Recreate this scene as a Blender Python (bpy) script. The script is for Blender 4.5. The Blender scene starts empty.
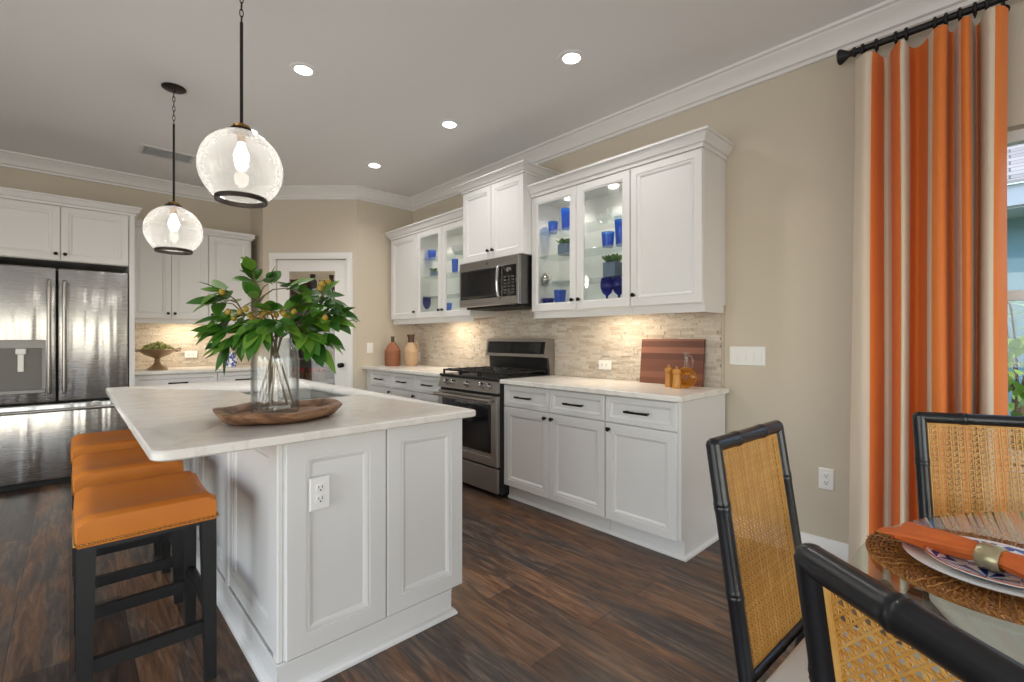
import bpy, bmesh, math, random
from mathutils import Vector, Matrix
random.seed(7)
S = bpy.context.scene
COL = S.collection
PI = math.pi

# ------------------------------------------------------------------ camera, world, light, exposure
H = 1.22
FWD = Vector((.6858, .7278, 0)); RGT = Vector((.7278, -.6858, 0))
cd = bpy.data.cameras.new('camera'); cam = bpy.data.objects.new('camera', cd); COL.objects.link(cam)
cd.sensor_width = 36.0; cd.lens = 36.0 * 469 / 1024; cd.clip_start = .02; cd.shift_y = -3 / 1024
cam.location = (0, 0, H)
cam.rotation_euler = (PI / 2, 0, math.atan2(FWD.y, FWD.x) - PI / 2)
S.camera = cam

W = bpy.data.worlds.new('sky'); S.world = W; W.use_nodes = True
wn = W.node_tree.nodes; wl = W.node_tree.links
sky = wn.new('ShaderNodeTexSky'); sky.sky_type = 'NISHITA'; sky.sun_disc = False
sky.sun_elevation = math.radians(50); sky.sun_rotation = math.radians(200); sky.air_density = 1.2; sky.dust_density = 2.0
wl.new(sky.outputs[0], wn['Background'].inputs[0]); wn['Background'].inputs[1].default_value = .62

def lamp(name, kind, loc, power, color=(1, 1, 1), rot=(0, 0, 0), **kw):
    d = bpy.data.lights.new(name, kind); d.energy = power; d.color = color
    for k, v in kw.items(): setattr(d, k, v)
    o = bpy.data.objects.new(name, d); COL.objects.link(o); o.location = loc; o.rotation_euler = rot
    return o
# sky portals in the openings the room has (they only guide the sampling of the sky light)
def portal(name, loc, rot, sx, sy):
    o = lamp(name, 'AREA', loc, 1, rot=rot, shape='RECTANGLE', size=sx, size_y=sy); o.data.cycles.is_portal = True
portal('portal_left', (-3.35, 1.0, 1.2), (PI / 2, 0, -PI / 2), 5.0, 2.4)
portal('portal_rear', (-.1, -3.6, 1.2), (PI / 2, 0, 0), 5.0, 2.4)
portal('portal_window', (3.14, -.46, 1.4), (PI / 2, 0, PI / 2), 1.58, 1.5)
# daylight through the glass of the patio doors behind the camera, one soft source per door leaf
for k in range(4):
    lamp('daylight_left', 'AREA', (-3.75, -.875 + k * 1.25, 1.2), 33, (1, .985, .965), (PI / 2 + .4, 0, -PI / 2), shape='RECTANGLE', size=1.08, size_y=2.2)
for k in range(4):
    lamp('daylight_rear', 'AREA', (-1.975 + k * 1.25, -4.05, 1.2), 26, (1, .985, .965), (PI / 2 + .4, 0, 0), shape='RECTANGLE', size=1.08, size_y=2.2)

S.view_settings.view_transform = 'Standard'; S.view_settings.look = 'None'; S.view_settings.gamma = 1
S.view_settings.use_curve_mapping = False; S.view_settings.exposure = -.1
S.cycles.use_denoising = True
S.cycles.max_bounces = 10; S.cycles.diffuse_bounces = 5; S.cycles.glossy_bounces = 5
S.cycles.transmission_bounces = 10; S.cycles.transparent_max_bounces = 24
S.cycles.caustics_reflective = False; S.cycles.caustics_refractive = False
S.cycles.sample_clamp_indirect = 4

# ------------------------------------------------------------------ materials
def lin(c):
    return tuple((v / 12.92 if v <= .04045 else ((v + .055) / 1.055) ** 2.4) for v in c)
def rgb(r, g, b): return (*lin((r / 255, g / 255, b / 255)), 1)
class NT:
    def __init__(s, name):
        s.m = bpy.data.materials.new(name); s.m.use_nodes = True
        s.n = s.m.node_tree.nodes; s.l = s.m.node_tree.links
        s.b = s.n['Principled BSDF']; s.out = s.n['Material Output']
    def new(s, t, **kw):
        n = s.n.new('ShaderNode' + t)
        for k, v in kw.items(): setattr(n, k, v)
        return n
    def link(s, a, b): s.l.new(a, b)
    def coord(s, out='Object', scale=(1, 1, 1), rot=(0, 0, 0), loc=(0, 0, 0)):
        t = s.new('TexCoord'); m = s.new('Mapping')
        m.inputs['Scale'].default_value = scale; m.inputs['Rotation'].default_value = rot; m.inputs['Location'].default_value = loc
        s.link(t.outputs[out], m.inputs[0]); return m.outputs[0]
    def noise(s, v, scale=5, detail=3, rough=.5, dist=0):
        n = s.new('TexNoise'); n.inputs['Scale'].default_value = scale; n.inputs['Detail'].default_value = detail
        n.inputs['Roughness'].default_value = rough; n.inputs['Distortion'].default_value = dist
        if v is not None: s.link(v, n.inputs['Vector'])
        return n.outputs['Fac']
    def ramp(s, f, stops, interp='LINEAR'):
        r = s.new('ValToRGB'); r.color_ramp.interpolation = interp
        e = r.color_ramp.elements
        while len(e) < len(stops): e.new(.5)
        for el, (p, c) in zip(e, stops): el.position = p; el.color = c
        s.link(f, r.inputs[0]); return r.outputs[0]
    def mix(s, f, a, b, t='MIX'):
        m = s.new('Mix', data_type='RGBA', blend_type=t)
        for i, v in ((0, f), (6, a), (7, b)):
            if hasattr(v, 'is_linked') or hasattr(v, 'links'): s.link(v, m.inputs[i])
            else: m.inputs[i].default_value = v
        return m.outputs[2]
    def math(s, op, a, b=None):
        m = s.new('Math', operation=op)
        for i, v in enumerate((a, b)):
            if v is None: continue
            if hasattr(v, 'links'): s.link(v, m.inputs[i])
            else: m.inputs[i].default_value = v
        return m.outputs[0]
    def bump(s, f, strength=.2, dist=.01):
        b = s.new('Bump'); b.inputs['Strength'].default_value = strength; b.inputs['Distance'].default_value = dist
        s.link(f, b.inputs['Height']); s.link(b.outputs[0], s.b.inputs['Normal'])
    def set(s, color=None, rough=None, metal=None, **kw):
        if color is not None:
            if hasattr(color, 'links'): s.link(color, s.b.inputs['Base Color'])
            else: s.b.inputs['Base Color'].default_value = color
        if rough is not None:
            if hasattr(rough, 'links'): s.link(rough, s.b.inputs['Roughness'])
            else: s.b.inputs['Roughness'].default_value = rough
        if metal is not None: s.b.inputs['Metallic'].default_value = metal
        for k, v in kw.items(): s.b.inputs[k].default_value = v
        return s.m
M = {}
def plain(name, c, rough=.5, metal=0, var=.06, scale=18, bump=0, **kw):
    t = NT(name); v = t.coord()
    f = t.noise(v, scale, 3)
    c2 = (*[x * (1 - var) for x in c[:3]], 1)
    t.set(t.mix(f, c, c2), rough, metal, **kw)
    if bump: t.bump(t.noise(v, scale * 8, 2), bump, .002)
    M[name] = t.m
plain('wall_paint', rgb(206, 195, 177), .75, var=.02, scale=1.2, bump=.04)
plain('ceiling_paint', rgb(238, 238, 239), .85, var=.02, scale=1.0, bump=.05)
plain('trim_white', rgb(232, 230, 228), .4, var=.015)
plain('cabinet_white', rgb(224, 223, 222), .38, var=.015, scale=4)
plain('cabinet_inside', rgb(236, 234, 229), .5, var=.02)
plain('black_hardware', rgb(28, 26, 26), .35, .6)
plain('black_iron', rgb(24, 24, 25), .5, .2)
plain('black_glass', rgb(20, 20, 22), .06, 0)
plain('dark_gap', rgb(30, 30, 32), .7)
plain('bronze_dark', rgb(52, 46, 42), .42, .7)
plain('aged_brass', rgb(160, 122, 70), .3, .9)
plain('chrome', rgb(200, 200, 200), .16, 1.0)
plain('black_wood', rgb(19, 19, 21), .5, var=.25, scale=25)
plain('bamboo_black', rgb(23, 25, 30), .3, var=.2, scale=14)
plain('plastic_white', rgb(238, 237, 234), .35, var=.01)
plain('plastic_slot', rgb(60, 55, 52), .6)
plain('porcelain', rgb(240, 240, 240), .15, var=.01)
plain('cushion_fabric', rgb(226, 220, 212), .9, var=.06, scale=60, bump=.3)
plain('terracotta_wicker', rgb(164, 106, 76), .7, var=.35, scale=40, bump=.6)
plain('pale_wicker', rgb(204, 172, 138), .75, var=.35, scale=45, bump=.6)
plain('brown_neck', rgb(84, 56, 42), .5, var=.3)
plain('mill_wood', rgb(196, 136, 58), .3, var=.25, scale=30)
plain('bronze_bowl', rgb(158, 130, 98), .4, .3, var=.3, scale=30)
plain('stem_brown', rgb(112, 92, 64), .7, var=.3, scale=40)
plain('fruit_yellow', rgb(186, 156, 52), .5, var=.5, scale=60)
plain('wicker_dark', rgb(124, 88, 60), .8, var=.4, scale=60, bump=.7)
plain('apple_red', rgb(170, 48, 40), .35, var=.3, scale=12)
plain('shelf_grey', rgb(118, 117, 118), .6)
plain('jar_dark', rgb(52, 48, 52), .2)
plain('pot_pattern', rgb(120, 140, 165), .5, var=.55, scale=60)
plain('silver', rgb(188, 182, 172), .2, .9)
plain('vent_grey', rgb(215, 215, 215), .5)
plain('vent_slot', rgb(185, 185, 187), .7)
plain('outside_wall', rgb(128, 168, 182), .8, var=.08)
plain('outside_fascia', rgb(200, 206, 212), .6)
plain('napkin_ring_metal', rgb(214, 200, 160), .3, .6, var=.55, scale=45)
plain('garden_ground', rgb(110, 120, 80), .95, var=.3, scale=3)
plain('dispenser_grey', rgb(104, 101, 98), .4)
plain('dark_basin', rgb(90, 90, 90), .3, .8)

def leafy(name, c1, c2, c3):
    t = NT(name); v = t.coord(); r = t.new('NewGeometry').outputs['Random Per Island']
    col = t.ramp(r, [(0, c1), (.55, c2), (1, c3)])
    t.set(t.mix(t.math('MULTIPLY', t.noise(v, 30), .4), col, c1), .38)
    tr = t.new('BsdfTranslucent'); t.link(col, tr.inputs[0]); mx = t.new('MixShader'); mx.inputs[0].default_value = .2
    t.link(t.b.outputs[0], mx.inputs[1]); t.link(tr.outputs[0], mx.inputs[2]); t.link(mx.outputs[0], t.out.inputs[0])
    M[name] = t.m
leafy('leaf_green', rgb(44, 88, 28), rgb(74, 128, 38), rgb(126, 170, 62))
leafy('succulent_green', rgb(70, 110, 60), rgb(110, 150, 90), rgb(140, 170, 110))
leafy('bowl_greens', rgb(120, 130, 64), rgb(182, 186, 112), rgb(214, 212, 156))
leafy('palm_green', rgb(110, 160, 60), rgb(170, 205, 100), rgb(215, 235, 150))
leafy('bush_green', rgb(70, 115, 50), rgb(125, 170, 70), rgb(190, 215, 105))

def mk_steel(name, c, rough, wavy):
    t = NT(name); v = t.coord(scale=(1, 1, 140)); w = t.coord(scale=(6.5, 6.5, .45))
    f = t.noise(v, 3, 2)
    t.set(t.mix(f, c, (*[x * .86 for x in c[:3]], 1)), t.math('ADD', t.math('MULTIPLY', f, .12), rough), 1.0)
    if wavy: t.bump(t.noise(w, 1.0, 2), wavy, .05)
    tg = t.new('Tangent', direction_type='RADIAL', axis='Z'); t.link(tg.outputs[0], t.b.inputs['Tangent']); t.b.inputs['Anisotropic'].default_value = .7 if wavy else 0
    M[name] = t.m
mk_steel('stainless', rgb(176, 172, 168), .24, 0)
mk_steel('stainless_fridge', rgb(186, 185, 184), .21, .9)
mk_steel('stainless_satin', rgb(140, 139, 138), .42, 0)
mk_steel('stainless_dark', rgb(120, 118, 116), .3, 0)

def mk_clear(name, tint, gloss_rough=.02, ior=1.45, milk=0.0, milk_col=(1, 1, 1, 1), edge=None):
    t = NT(name); t.n.remove(t.b)
    tr = t.new('BsdfTransparent'); tr.inputs[0].default_value = tint
    gl = t.new('BsdfGlossy'); gl.inputs['Roughness'].default_value = gloss_rough
    fr = t.new('Fresnel'); ge = t.new('NewGeometry'); t.link(t.math('ADD', t.math('MULTIPLY', ge.outputs['Backfacing'], 1 / ior - ior), ior), fr.inputs[0])
    base = tr.outputs[0]
    if edge:
        le = t.new('LayerWeight'); le.inputs[0].default_value = .5
        t.link(t.mix(t.math('POWER', le.outputs['Facing'], 2.5), tint, edge), tr.inputs[0])
    if milk:
        df = t.new('BsdfDiffuse'); df.inputs[0].default_value = milk_col
        tl = t.new('BsdfTranslucent'); tl.inputs[0].default_value = milk_col
        ad = t.new('MixShader'); t.link(df.outputs[0], ad.inputs[1]); t.link(tl.outputs[0], ad.inputs[2])
        n = t.noise(t.coord(), 90, 2); lw = t.new('LayerWeight'); lw.inputs[0].default_value = .35
        mf = t.math('ADD', t.math('MULTIPLY', n, milk * .6), t.math('MULTIPLY', lw.outputs['Facing'], milk))
        mm = t.new('MixShader'); t.link(mf, mm.inputs[0]); t.link(base, mm.inputs[1]); t.link(ad.outputs[0], mm.inputs[2]); base = mm.outputs[0]
    mx = t.new('MixShader'); t.link(fr.outputs[0], mx.inputs[0]); t.link(base, mx.inputs[1]); t.link(gl.outputs[0], mx.inputs[2])
    t.link(mx.outputs[0], t.out.inputs[0]); M[name] = t.m
mk_clear('clear_pane', (.97, .98, .98, 1))
mk_clear('table_glass', (.90, .95, .93, 1), .01, 1.5)
mk_clear('vase_glass', (.97, .98, .98, 1), .02, 1.6, .05, edge=(.4, .43, .43, 1))
mk_clear('globe_glass', (.98, .98, .97, 1), .03, 1.4, .4, (.93, .93, .93, 1))
mk_clear('crystal', (.95, .97, .97, 1), .02, 1.5, .12)
mk_clear('blue_glass', (.22, .55, .95, 1), .03, 1.5, .5, (.02, .22, .66, 1))
mk_clear('cobalt_glass', (.06, .14, .7, 1), .03, 1.5, .65, (.01, .05, .42, 1))
mk_clear('oil_glass', (.95, .7, .25, 1), .02, 1.45, .5, (.75, .42, .06, 1))

def mk_emit(name, c, s):
    t = NT(name); t.set((0, 0, 0, 1), .5, **{'Emission Color': c, 'Emission Strength': s}); M[name] = t.m
mk_emit('lamp_lens', (1, .97, .92, 1), 14)
mk_emit('bulb_glow', (1, .93, .82, 1), 22)
mk_emit('puck_glow', (1, .95, .85, 1), 12)

# floor planks running along Y
t = NT('floor_planks'); v = t.coord(rot=(0, 0, PI / 2))
bk = t.new('TexBrick'); bk.offset = .37; bk.offset_frequency = 2
for k, x in (('Scale', 1), ('Mortar Size', .0014), ('Mortar Smooth', .3), ('Bias', 0), ('Brick Width', 1.22), ('Row Height', .178)): bk.inputs[k].default_value = x
bk.inputs['Color1'].default_value = (0, 0, 0, 1); bk.inputs['Color2'].default_value = (1, 1, 1, 1); bk.inputs['Mortar'].default_value = (.5, .5, .5, 1)
t.link(v, bk.inputs['Vector'])
g1 = t.noise(t.coord(scale=(11, 1.25, 1)), 3.0, 8, .66, .9)
g2 = t.noise(t.coord(scale=(4.2, .7, 1)), 1.5, 5, .62, 1.0)
g3 = t.noise(t.coord(scale=(90, 2.4, 1)), 2, 3, .6)
c = t.ramp(g1, [(.32, rgb(44, 38, 38)), (.5, rgb(84, 72, 66)), (.68, rgb(128, 110, 96))])
c = t.mix(t.ramp(g2, [(.43, (0, 0, 0, 1)), (.6, (.85, .85, .85, 1))]), c, t.ramp(g1, [(.32, rgb(70, 48, 36)), (.5, rgb(122, 84, 56)), (.7, rgb(160, 118, 82))]))
c = t.mix(1.0, c, t.ramp(bk.outputs['Color'], [(0, (.5, .5, .53, 1)), (1, (1.25, 1.22, 1.18, 1))]), 'MULTIPLY')
c = t.mix(t.math('MULTIPLY', t.ramp(g3, [(.45, (0, 0, 0, 1)), (.7, (1, 1, 1, 1))]), .2), c, rgb(44, 34, 30))
c = t.mix(bk.outputs['Fac'], c, rgb(26, 21, 19))
t.set(c, t.math('ADD', t.math('MULTIPLY', g1, .22), .28)); t.bump(g1, .12, .004); M['floor_planks'] = t.m

# quartz
t = NT('quartz'); v = t.coord()
n1 = t.noise(v, 2.2, 6, .6, 1.6); d = t.math('ABSOLUTE', t.math('SUBTRACT', n1, .5))
vein = t.ramp(d, [(0, (1, 1, 1, 1)), (.05, (0, 0, 0, 1))])
c = t.mix(t.math('MULTIPLY', vein, .3), t.mix(t.noise(v, 5, 4), rgb(236, 233, 228), rgb(230, 226, 220)), rgb(196, 190, 184))
t.set(c, .22); M['quartz'] = t.m

# stacked stone
t = NT('ledger_stone'); v = t.coord(); r = t.new('NewGeometry').outputs['Random Per Island']
c = t.ramp(r, [(0, rgb(196, 182, 164)), (.3, rgb(222, 210, 194)), (.55, rgb(232, 223, 210)), (.8, rgb(212, 202, 190)), (1, rgb(236, 230, 220))])
c = t.mix(t.math('MULTIPLY', t.noise(v, 55, 4, .65), .5), c, rgb(176, 160, 142))
t.set(c, .6); t.bump(t.noise(v, 70, 5, .65), .9, .012); M['ledger_stone'] = t.m

# orange leather seat
t = NT('orange_leather'); v = t.coord(); n1 = t.noise(v, 5, 4); n2 = t.noise(v, 220, 2)
t.set(t.mix(n1, rgb(212, 130, 40), rgb(192, 104, 26)), t.math('ADD', t.math('MULTIPLY', n2, .12), .5)); t.bump(n2, .35, .001); M['orange_leather'] = t.m

# curtain cloth
for nm, c1, c2 in (('curtain_orange', rgb(238, 136, 56), rgb(226, 118, 42)), ('curtain_cream', rgb(228, 213, 194), rgb(219, 204, 184))):
    t = NT(nm); v = t.coord(scale=(60, 60, 2)); f = t.noise(v, 3, 3); c = t.mix(f, c1, c2)
    t.set(c, .6, **{'Sheen Weight': .15}); t.bump(t.noise(t.coord(scale=(300, 300, 40)), 4, 2), .1, .002)
    tl = t.new('BsdfTranslucent'); t.link(c, tl.inputs[0]); mx = t.new('MixShader'); mx.inputs[0].default_value = .1
    t.link(t.b.outputs[0], mx.inputs[1]); t.link(tl.outputs[0], mx.inputs[2]); t.link(mx.outputs[0], t.out.inputs[0]); M[nm] = t.m

# cane, rattan
t = NT('cane'); v = t.coord(); r = t.new('NewGeometry').outputs['Random Per Island']
c = t.mix(t.noise(v, 25, 3), t.ramp(r, [(0, rgb(200, 146, 66)), (.6, rgb(224, 174, 92)), (1, rgb(236, 194, 120))]), rgb(190, 132, 56))
t.set(c, .42); M['cane'] = t.m
t = NT('rattan'); v = t.coord(); r = t.new('NewGeometry').outputs['Random Per Island']
c = t.mix(t.noise(v, 60, 3), t.ramp(r, [(0, rgb(140, 86, 36)), (.5, rgb(190, 130, 62)), (1, rgb(220, 168, 98))]), rgb(130, 76, 32))
t.set(c, .4); M['rattan'] = t.m
# old carved wood
t = NT('carved_wood'); v = t.coord(scale=(3, 14, 14)); f = t.noise(v, 2.5, 6, .6, .5)
t.set(t.ramp(f, [(.3, rgb(76, 50, 36)), (.5, rgb(132, 96, 70)), (.72, rgb(172, 136, 106))]), .55); t.bump(f, .4, .006); M['carved_wood'] = t.m
# walnut board: staves along Y
t = NT('walnut'); v = t.coord(scale=(1, 3, 1)); w = t.new('TexNoise'); w.noise_dimensions = '1D'; sp = t.new('SeparateXYZ'); t.link(t.coord(), sp.inputs[0])
w.inputs['W'].default_value = 0; t.link(t.math('FLOOR', t.math('MULTIPLY', sp.outputs[2], 24)), w.inputs['W']); w.inputs['Scale'].default_value = 1.37
c = t.ramp(w.outputs['Fac'], [(.3, rgb(74, 44, 36)), (.5, rgb(118, 74, 58)), (.7, rgb(156, 106, 84))])
c = t.mix(t.math('MULTIPLY', t.noise(t.coord(scale=(20, 3, 60)), 3, 5), .6), c, rgb(92, 50, 38))
t.set(c, .6); M['walnut'] = t.m
# napkin
t = NT('napkin_cloth'); v = t.coord(); t.set(t.mix(t.noise(v, 30, 3), rgb(226, 118, 54), rgb(206, 98, 38)), .75); t.bump(t.noise(v, 600, 2), .2, .001); M['napkin_cloth'] = t.m
# blue starburst plate
t = NT('starburst_glaze'); v = t.coord()
vo = t.new('TexVoronoi'); vo.inputs['Scale'].default_value = 14; vo.inputs['Randomness'].default_value = .25; t.link(v, vo.inputs['Vector'])
sc_ = t.new('VectorMath', operation='SUBTRACT'); t.link(v, sc_.inputs[0]); t.link(vo.outputs['Position'], sc_.inputs[1])
sp = t.new('SeparateXYZ'); t.link(sc_.outputs[0], sp.inputs[0])
an = t.math('ARCTAN2', sp.outputs[1], sp.outputs[0]); st = t.math('SINE', t.math('MULTIPLY', an, 9))
f = t.math('GREATER_THAN', t.math('SUBTRACT', st, t.math('MULTIPLY', vo.outputs['Distance'], .4)), -.25)
t.set(t.mix(f, rgb(236, 238, 242), rgb(34, 54, 140)), .18); M['starburst_glaze'] = t.m
plain('orange_rim', rgb(205, 120, 78), .25)
# delft jar, roof shingles, ribbed charcoal
t = NT('blue_white_glaze'); f = t.noise(t.coord(), 38, 3); t.set(t.ramp(f, [(.46, rgb(236, 238, 242)), (.56, rgb(50, 80, 160))]), .2); M['blue_white_glaze'] = t.m
t = NT('roof_shingle'); bk = t.new('TexBrick'); t.link(t.coord(rot=(0, 0, PI / 2)), bk.inputs['Vector'])
for k, x in (('Scale', 1), ('Mortar Size', .008), ('Brick Width', .32), ('Row Height', .14)): bk.inputs[k].default_value = x
bk.inputs['Color1'].default_value = rgb(150, 144, 138); bk.inputs['Color2'].default_value = rgb(176, 169, 162); bk.inputs['Mortar'].default_value = rgb(92, 88, 86)
t.set(bk.outputs['Color'], .9); M['roof_shingle'] = t.m

# ------------------------------------------------------------------ mesh helpers
def top_loc(o):
    while o.parent: o = o.parent
    return Vector(o.location)
class MB:
    def __init__(s): s.bm = bmesh.new(); s.mi = 0
    def face(s, vs):
        try: f = s.bm.faces.new(vs); f.material_index = s.mi; return f
        except ValueError: return None
    def v(s, p): return s.bm.verts.new(p)
    def box(s, x0, x1, y0, y1, z0, z1, b=0, seg=1):
        x0, x1 = min(x0, x1), max(x0, x1); y0, y1 = min(y0, y1), max(y0, y1); z0, z1 = min(z0, z1), max(z0, z1)
        v = [s.v((x, y, z)) for z in (z0, z1) for y in (y0, y1) for x in (x0, x1)]
        fs = [s.face([v[i] for i in q]) for q in ((0, 2, 3, 1), (4, 5, 7, 6), (0, 1, 5, 4), (2, 6, 7, 3), (0, 4, 6, 2), (1, 3, 7, 5))]
        b = min(b, .45 * min(x1 - x0, y1 - y0, z1 - z0))
        if b > 0:
            es = list({e for f in fs for e in f.edges})
            bmesh.ops.bevel(s.bm, geom=es, offset=b, segments=seg, affect='EDGES', profile=.5)
        return s
    def hexa(s, a, b):      # two quads (4 points each) -> solid
        A = [s.v(p) for p in a]; B = [s.v(p) for p in b]; n = len(A)
        s.face(A[::-1]); s.face(B)
        for i in range(n): s.face([A[i], A[(i + 1) % n], B[(i + 1) % n], B[i]])
        return s
    def frame(s, d):
        d = Vector(d).normalized(); u = d.cross(Vector((0, 0, 1)))
        if u.length < 1e-4: u = d.cross(Vector((1, 0, 0)))
        u.normalize(); return u, d.cross(u)
    def tube(s, pts, r, seg=10, closed=False, cap=True):
        pts = [Vector(p) for p in pts]; n = len(pts); rr = r if isinstance(r, (list, tuple)) else [r] * n
        rings = []; u = None
        for i, p in enumerate(pts):
            if closed: d = pts[(i + 1) % n] - pts[i - 1]
            else: d = pts[min(i + 1, n - 1)] - pts[max(i - 1, 0)]
            d.normalize()
            if u is None: u, w = s.frame(d)
            else:
                u = (u - d * u.dot(d)).normalized(); w = d.cross(u)
            rings.append([s.v(p + (u * math.cos(a) + w * math.sin(a)) * rr[i]) for a in [2 * PI * k / seg for k in range(seg)]])
        for i in range(n if closed else n - 1):
            A = rings[i]; B = rings[(i + 1) % n]
            for k in range(seg): s.face([A[k], A[(k + 1) % seg], B[(k + 1) % seg], B[k]])
        if cap and not closed: s.face(rings[0][::-1]); s.face(rings[-1])
        return s
    def cyl(s, a, b, r0, r1=None, seg=16): return s.tube([a, b], [r0, r0 if r1 is None else r1], seg)
    def lathe(s, prof, c=(0, 0, 0), seg=32, axis='z', sx=1, sy=1):
        def pt(r, h, a):
            x, y = r * math.cos(a) * sx, r * math.sin(a) * sy
            q = (x, y, h) if axis == 'z' else ((h, x, y) if axis == 'x' else (y, h, x))
            return Vector(q) + Vector(c)
        rings = []
        for r, h in prof:
            if r < 1e-6: rings.append([s.v(pt(0, h, 0))])
            else: rings.append([s.v(pt(r, h, 2 * PI * k / seg)) for k in range(seg)])
        for A, B in zip(rings, rings[1:]):
            for k in range(seg):
                k2 = (k + 1) % seg
                if len(A) == 1 and len(B) == 1: break
                if len(A) == 1: s.face([A[0], B[k2], B[k]])
                elif len(B) == 1: s.face([A[k], A[k2], B[0]])
                else: s.face([A[k], A[k2], B[k2], B[k]])
        return s
    def ball(s, c, r, seg=14, sz=1):
        n = max(5, seg // 2); return s.lathe([(r * math.sin(PI * i / n), -r * sz * math.cos(PI * i / n)) for i in range(n + 1)], c, seg)
    def rings(s, O, U, V, w, h, lst, fill=True):    # nested rectangles: (inset, depth along U x V)
        O, U, V = Vector(O), Vector(U), Vector(V); N = U.cross(V); R = []
        for i, dp in lst:
            R.append([s.v(O + U * a + V * b + N * dp) for a, b in ((i, i), (w - i, i), (w - i, h - i), (i, h - i))])
        for A, B in zip(R, R[1:]):
            for k in range(4): s.face([A[k], A[(k + 1) % 4], B[(k + 1) % 4], B[k]])
        if fill: s.face(R[-1]); s.face(R[0][::-1])
        return s
    def sweep(s, path, prof, closed=False, side=1):  # prof: (out, z) closed loop; path in XY
        n = len(path); P = [Vector((p[0], p[1])) for p in path]
        def nrm(a, b): d = (b - a).normalized(); return Vector((-d.y, d.x)) * side
        R = []
        for i in range(n):
            if closed: n1 = nrm(P[i - 1], P[i]); n2 = nrm(P[i], P[(i + 1) % n])
            else:
                n1 = nrm(P[i - 1], P[i]) if i else nrm(P[0], P[1]); n2 = nrm(P[i], P[i + 1]) if i < n - 1 else n1
            m = (n1 + n2) / (1 + n1.dot(n2))
            R.append([s.v((P[i].x + m.x * o, P[i].y + m.y * o, z)) for o, z in prof])
        k = len(prof)
        for i in range(n if closed else n - 1):
            A, B = R[i], R[(i + 1) % n]
            for j in range(k): s.face([A[j], A[(j + 1) % k], B[(j + 1) % k], B[j]])
        if not closed: s.face(R[0][::-1]); s.face(R[-1])
        return s
    def prism(s, poly, z0, z1):
        return s.hexa([(x, y, z0) for x, y in poly], [(x, y, z1) for x, y in poly])
    def build(s, name, mat, parent=None, ang=35, loc=None):
        bmesh.ops.recalc_face_normals(s.bm, faces=s.bm.faces[:])
        off = None
        if loc is not None: off = Vector(loc)
        elif parent is not None: off = top_loc(parent)
        if off is not None and off.length > 0: bmesh.ops.translate(s.bm, verts=s.bm.verts[:], vec=-off)
        me = bpy.data.meshes.new(name); s.bm.to_mesh(me); s.bm.free()
        for m in (mat if isinstance(mat, (list, tuple)) else [mat]): me.materials.append(M[m])
        me.polygons.foreach_set('use_smooth', [True] * len(me.polygons)); me.set_sharp_from_angle(angle=math.radians(ang))
        o = bpy.data.objects.new(name, me); COL.objects.link(o)
        if parent is not None: o.parent = parent
        elif loc is not None: o.location = loc
        return o
def tag(o, label, cat, group=None, kind=None):
    o['label'] = label; o['category'] = cat
    if group: o['group'] = group
    if kind: o['kind'] = kind
    return o
def thing(name, label, cat, loc=(0, 0, 0), group=None):
    o = bpy.data.objects.new(name, None); COL.objects.link(o); o.location = loc; o.empty_display_size = .05
    return tag(o, label, cat, group)
def struct(o): o['kind'] = 'structure'; return o
def kids(o): return [c for c in COL.objects if c.parent == o]
def dup(o, loc, label, rz=None, parent=None):
    ks = kids(o); c = o.copy(); COL.objects.link(c)
    if parent is not None: c.parent = parent
    else:
        c.location = loc; c['label'] = label
        if rz is not None: c.rotation_euler = (0, 0, rz)
    for k in ks: dup(k, None, None, parent=c)
    return c
def ray(px):
    u = (px - 512) / 469; return FWD + RGT * u
def px_y(px, x):       # y of the point seen at column px on the plane x = const
    r = ray(px); return x * r.y / r.x

# ------------------------------------------------------------------ room shell
XR, YP, YB, CZ = 3.01, 4.93, 6.15, 2.87       # range wall, pantry side wall, fridge wall, ceiling
XL, YN = -3.2, -3.5
DX0, DY0 = 2.30, 4.93; DX1, DY1 = 1.556, 5.674
DD = Vector((-1, 1, 0)).normalized(); DN = Vector((1, 1, 0)).normalized(); D0 = Vector((DX0, DY0, 0)); DL = (Vector((DX1, DY1, 0)) - D0).length
struct(MB().box(XL - .2, XR + .2, YN - .2, YB + .2, -.1, 0).build('floor', 'floor_planks'))
struct(MB().box(XL - .2, XR + .2, YN - .2, YB + .2, CZ, CZ + .1).build('ceiling', 'ceiling_paint'))
WY0, WY1, WZ0, WZ1 = -1.25, .33, .66, 2.15     # window opening
m = MB(); m.box(XR, XR + .15, WY1, YB + .15, 0, CZ); m.box(XR, XR + .15, YN, WY0, 0, CZ); m.box(XR, XR + .15, WY0, WY1, 0, WZ0); m.box(XR, XR + .15, WY0, WY1, WZ1, CZ)
struct(m.build('wall_right', 'wall_paint'))
struct(MB().box(DX0 + .0, XR, YP, YP + .1, 0, CZ).build('wall_pantry', 'wall_paint'))
def diag_box(mb, t0, t1, n0, n1, z0, z1):
    q = [D0 + DD * t + DN * n for t, n in ((t0, n0), (t1, n0), (t1, n1), (t0, n1))]
    return mb.hexa([(p.x, p.y, z0) for p in q], [(p.x, p.y, z1) for p in q])
m = MB(); diag_box(m, -.0, .115, 0, .1, 0, CZ); diag_box(m, .905, DL, 0, .1, 0, CZ); diag_box(m, .115, .905, 0, .1, 2.09, CZ)
struct(m.build('wall_diagonal', 'wall_paint'))
struct(MB().box(DX1, DX1 + .1, DY1, YB, 0, CZ).build('wall_return', 'wall_paint'))
struct(MB().box(XL - .15, XR, YB, YB + .15, 0, CZ).build('wall_back', 'wall_paint'))
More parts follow.
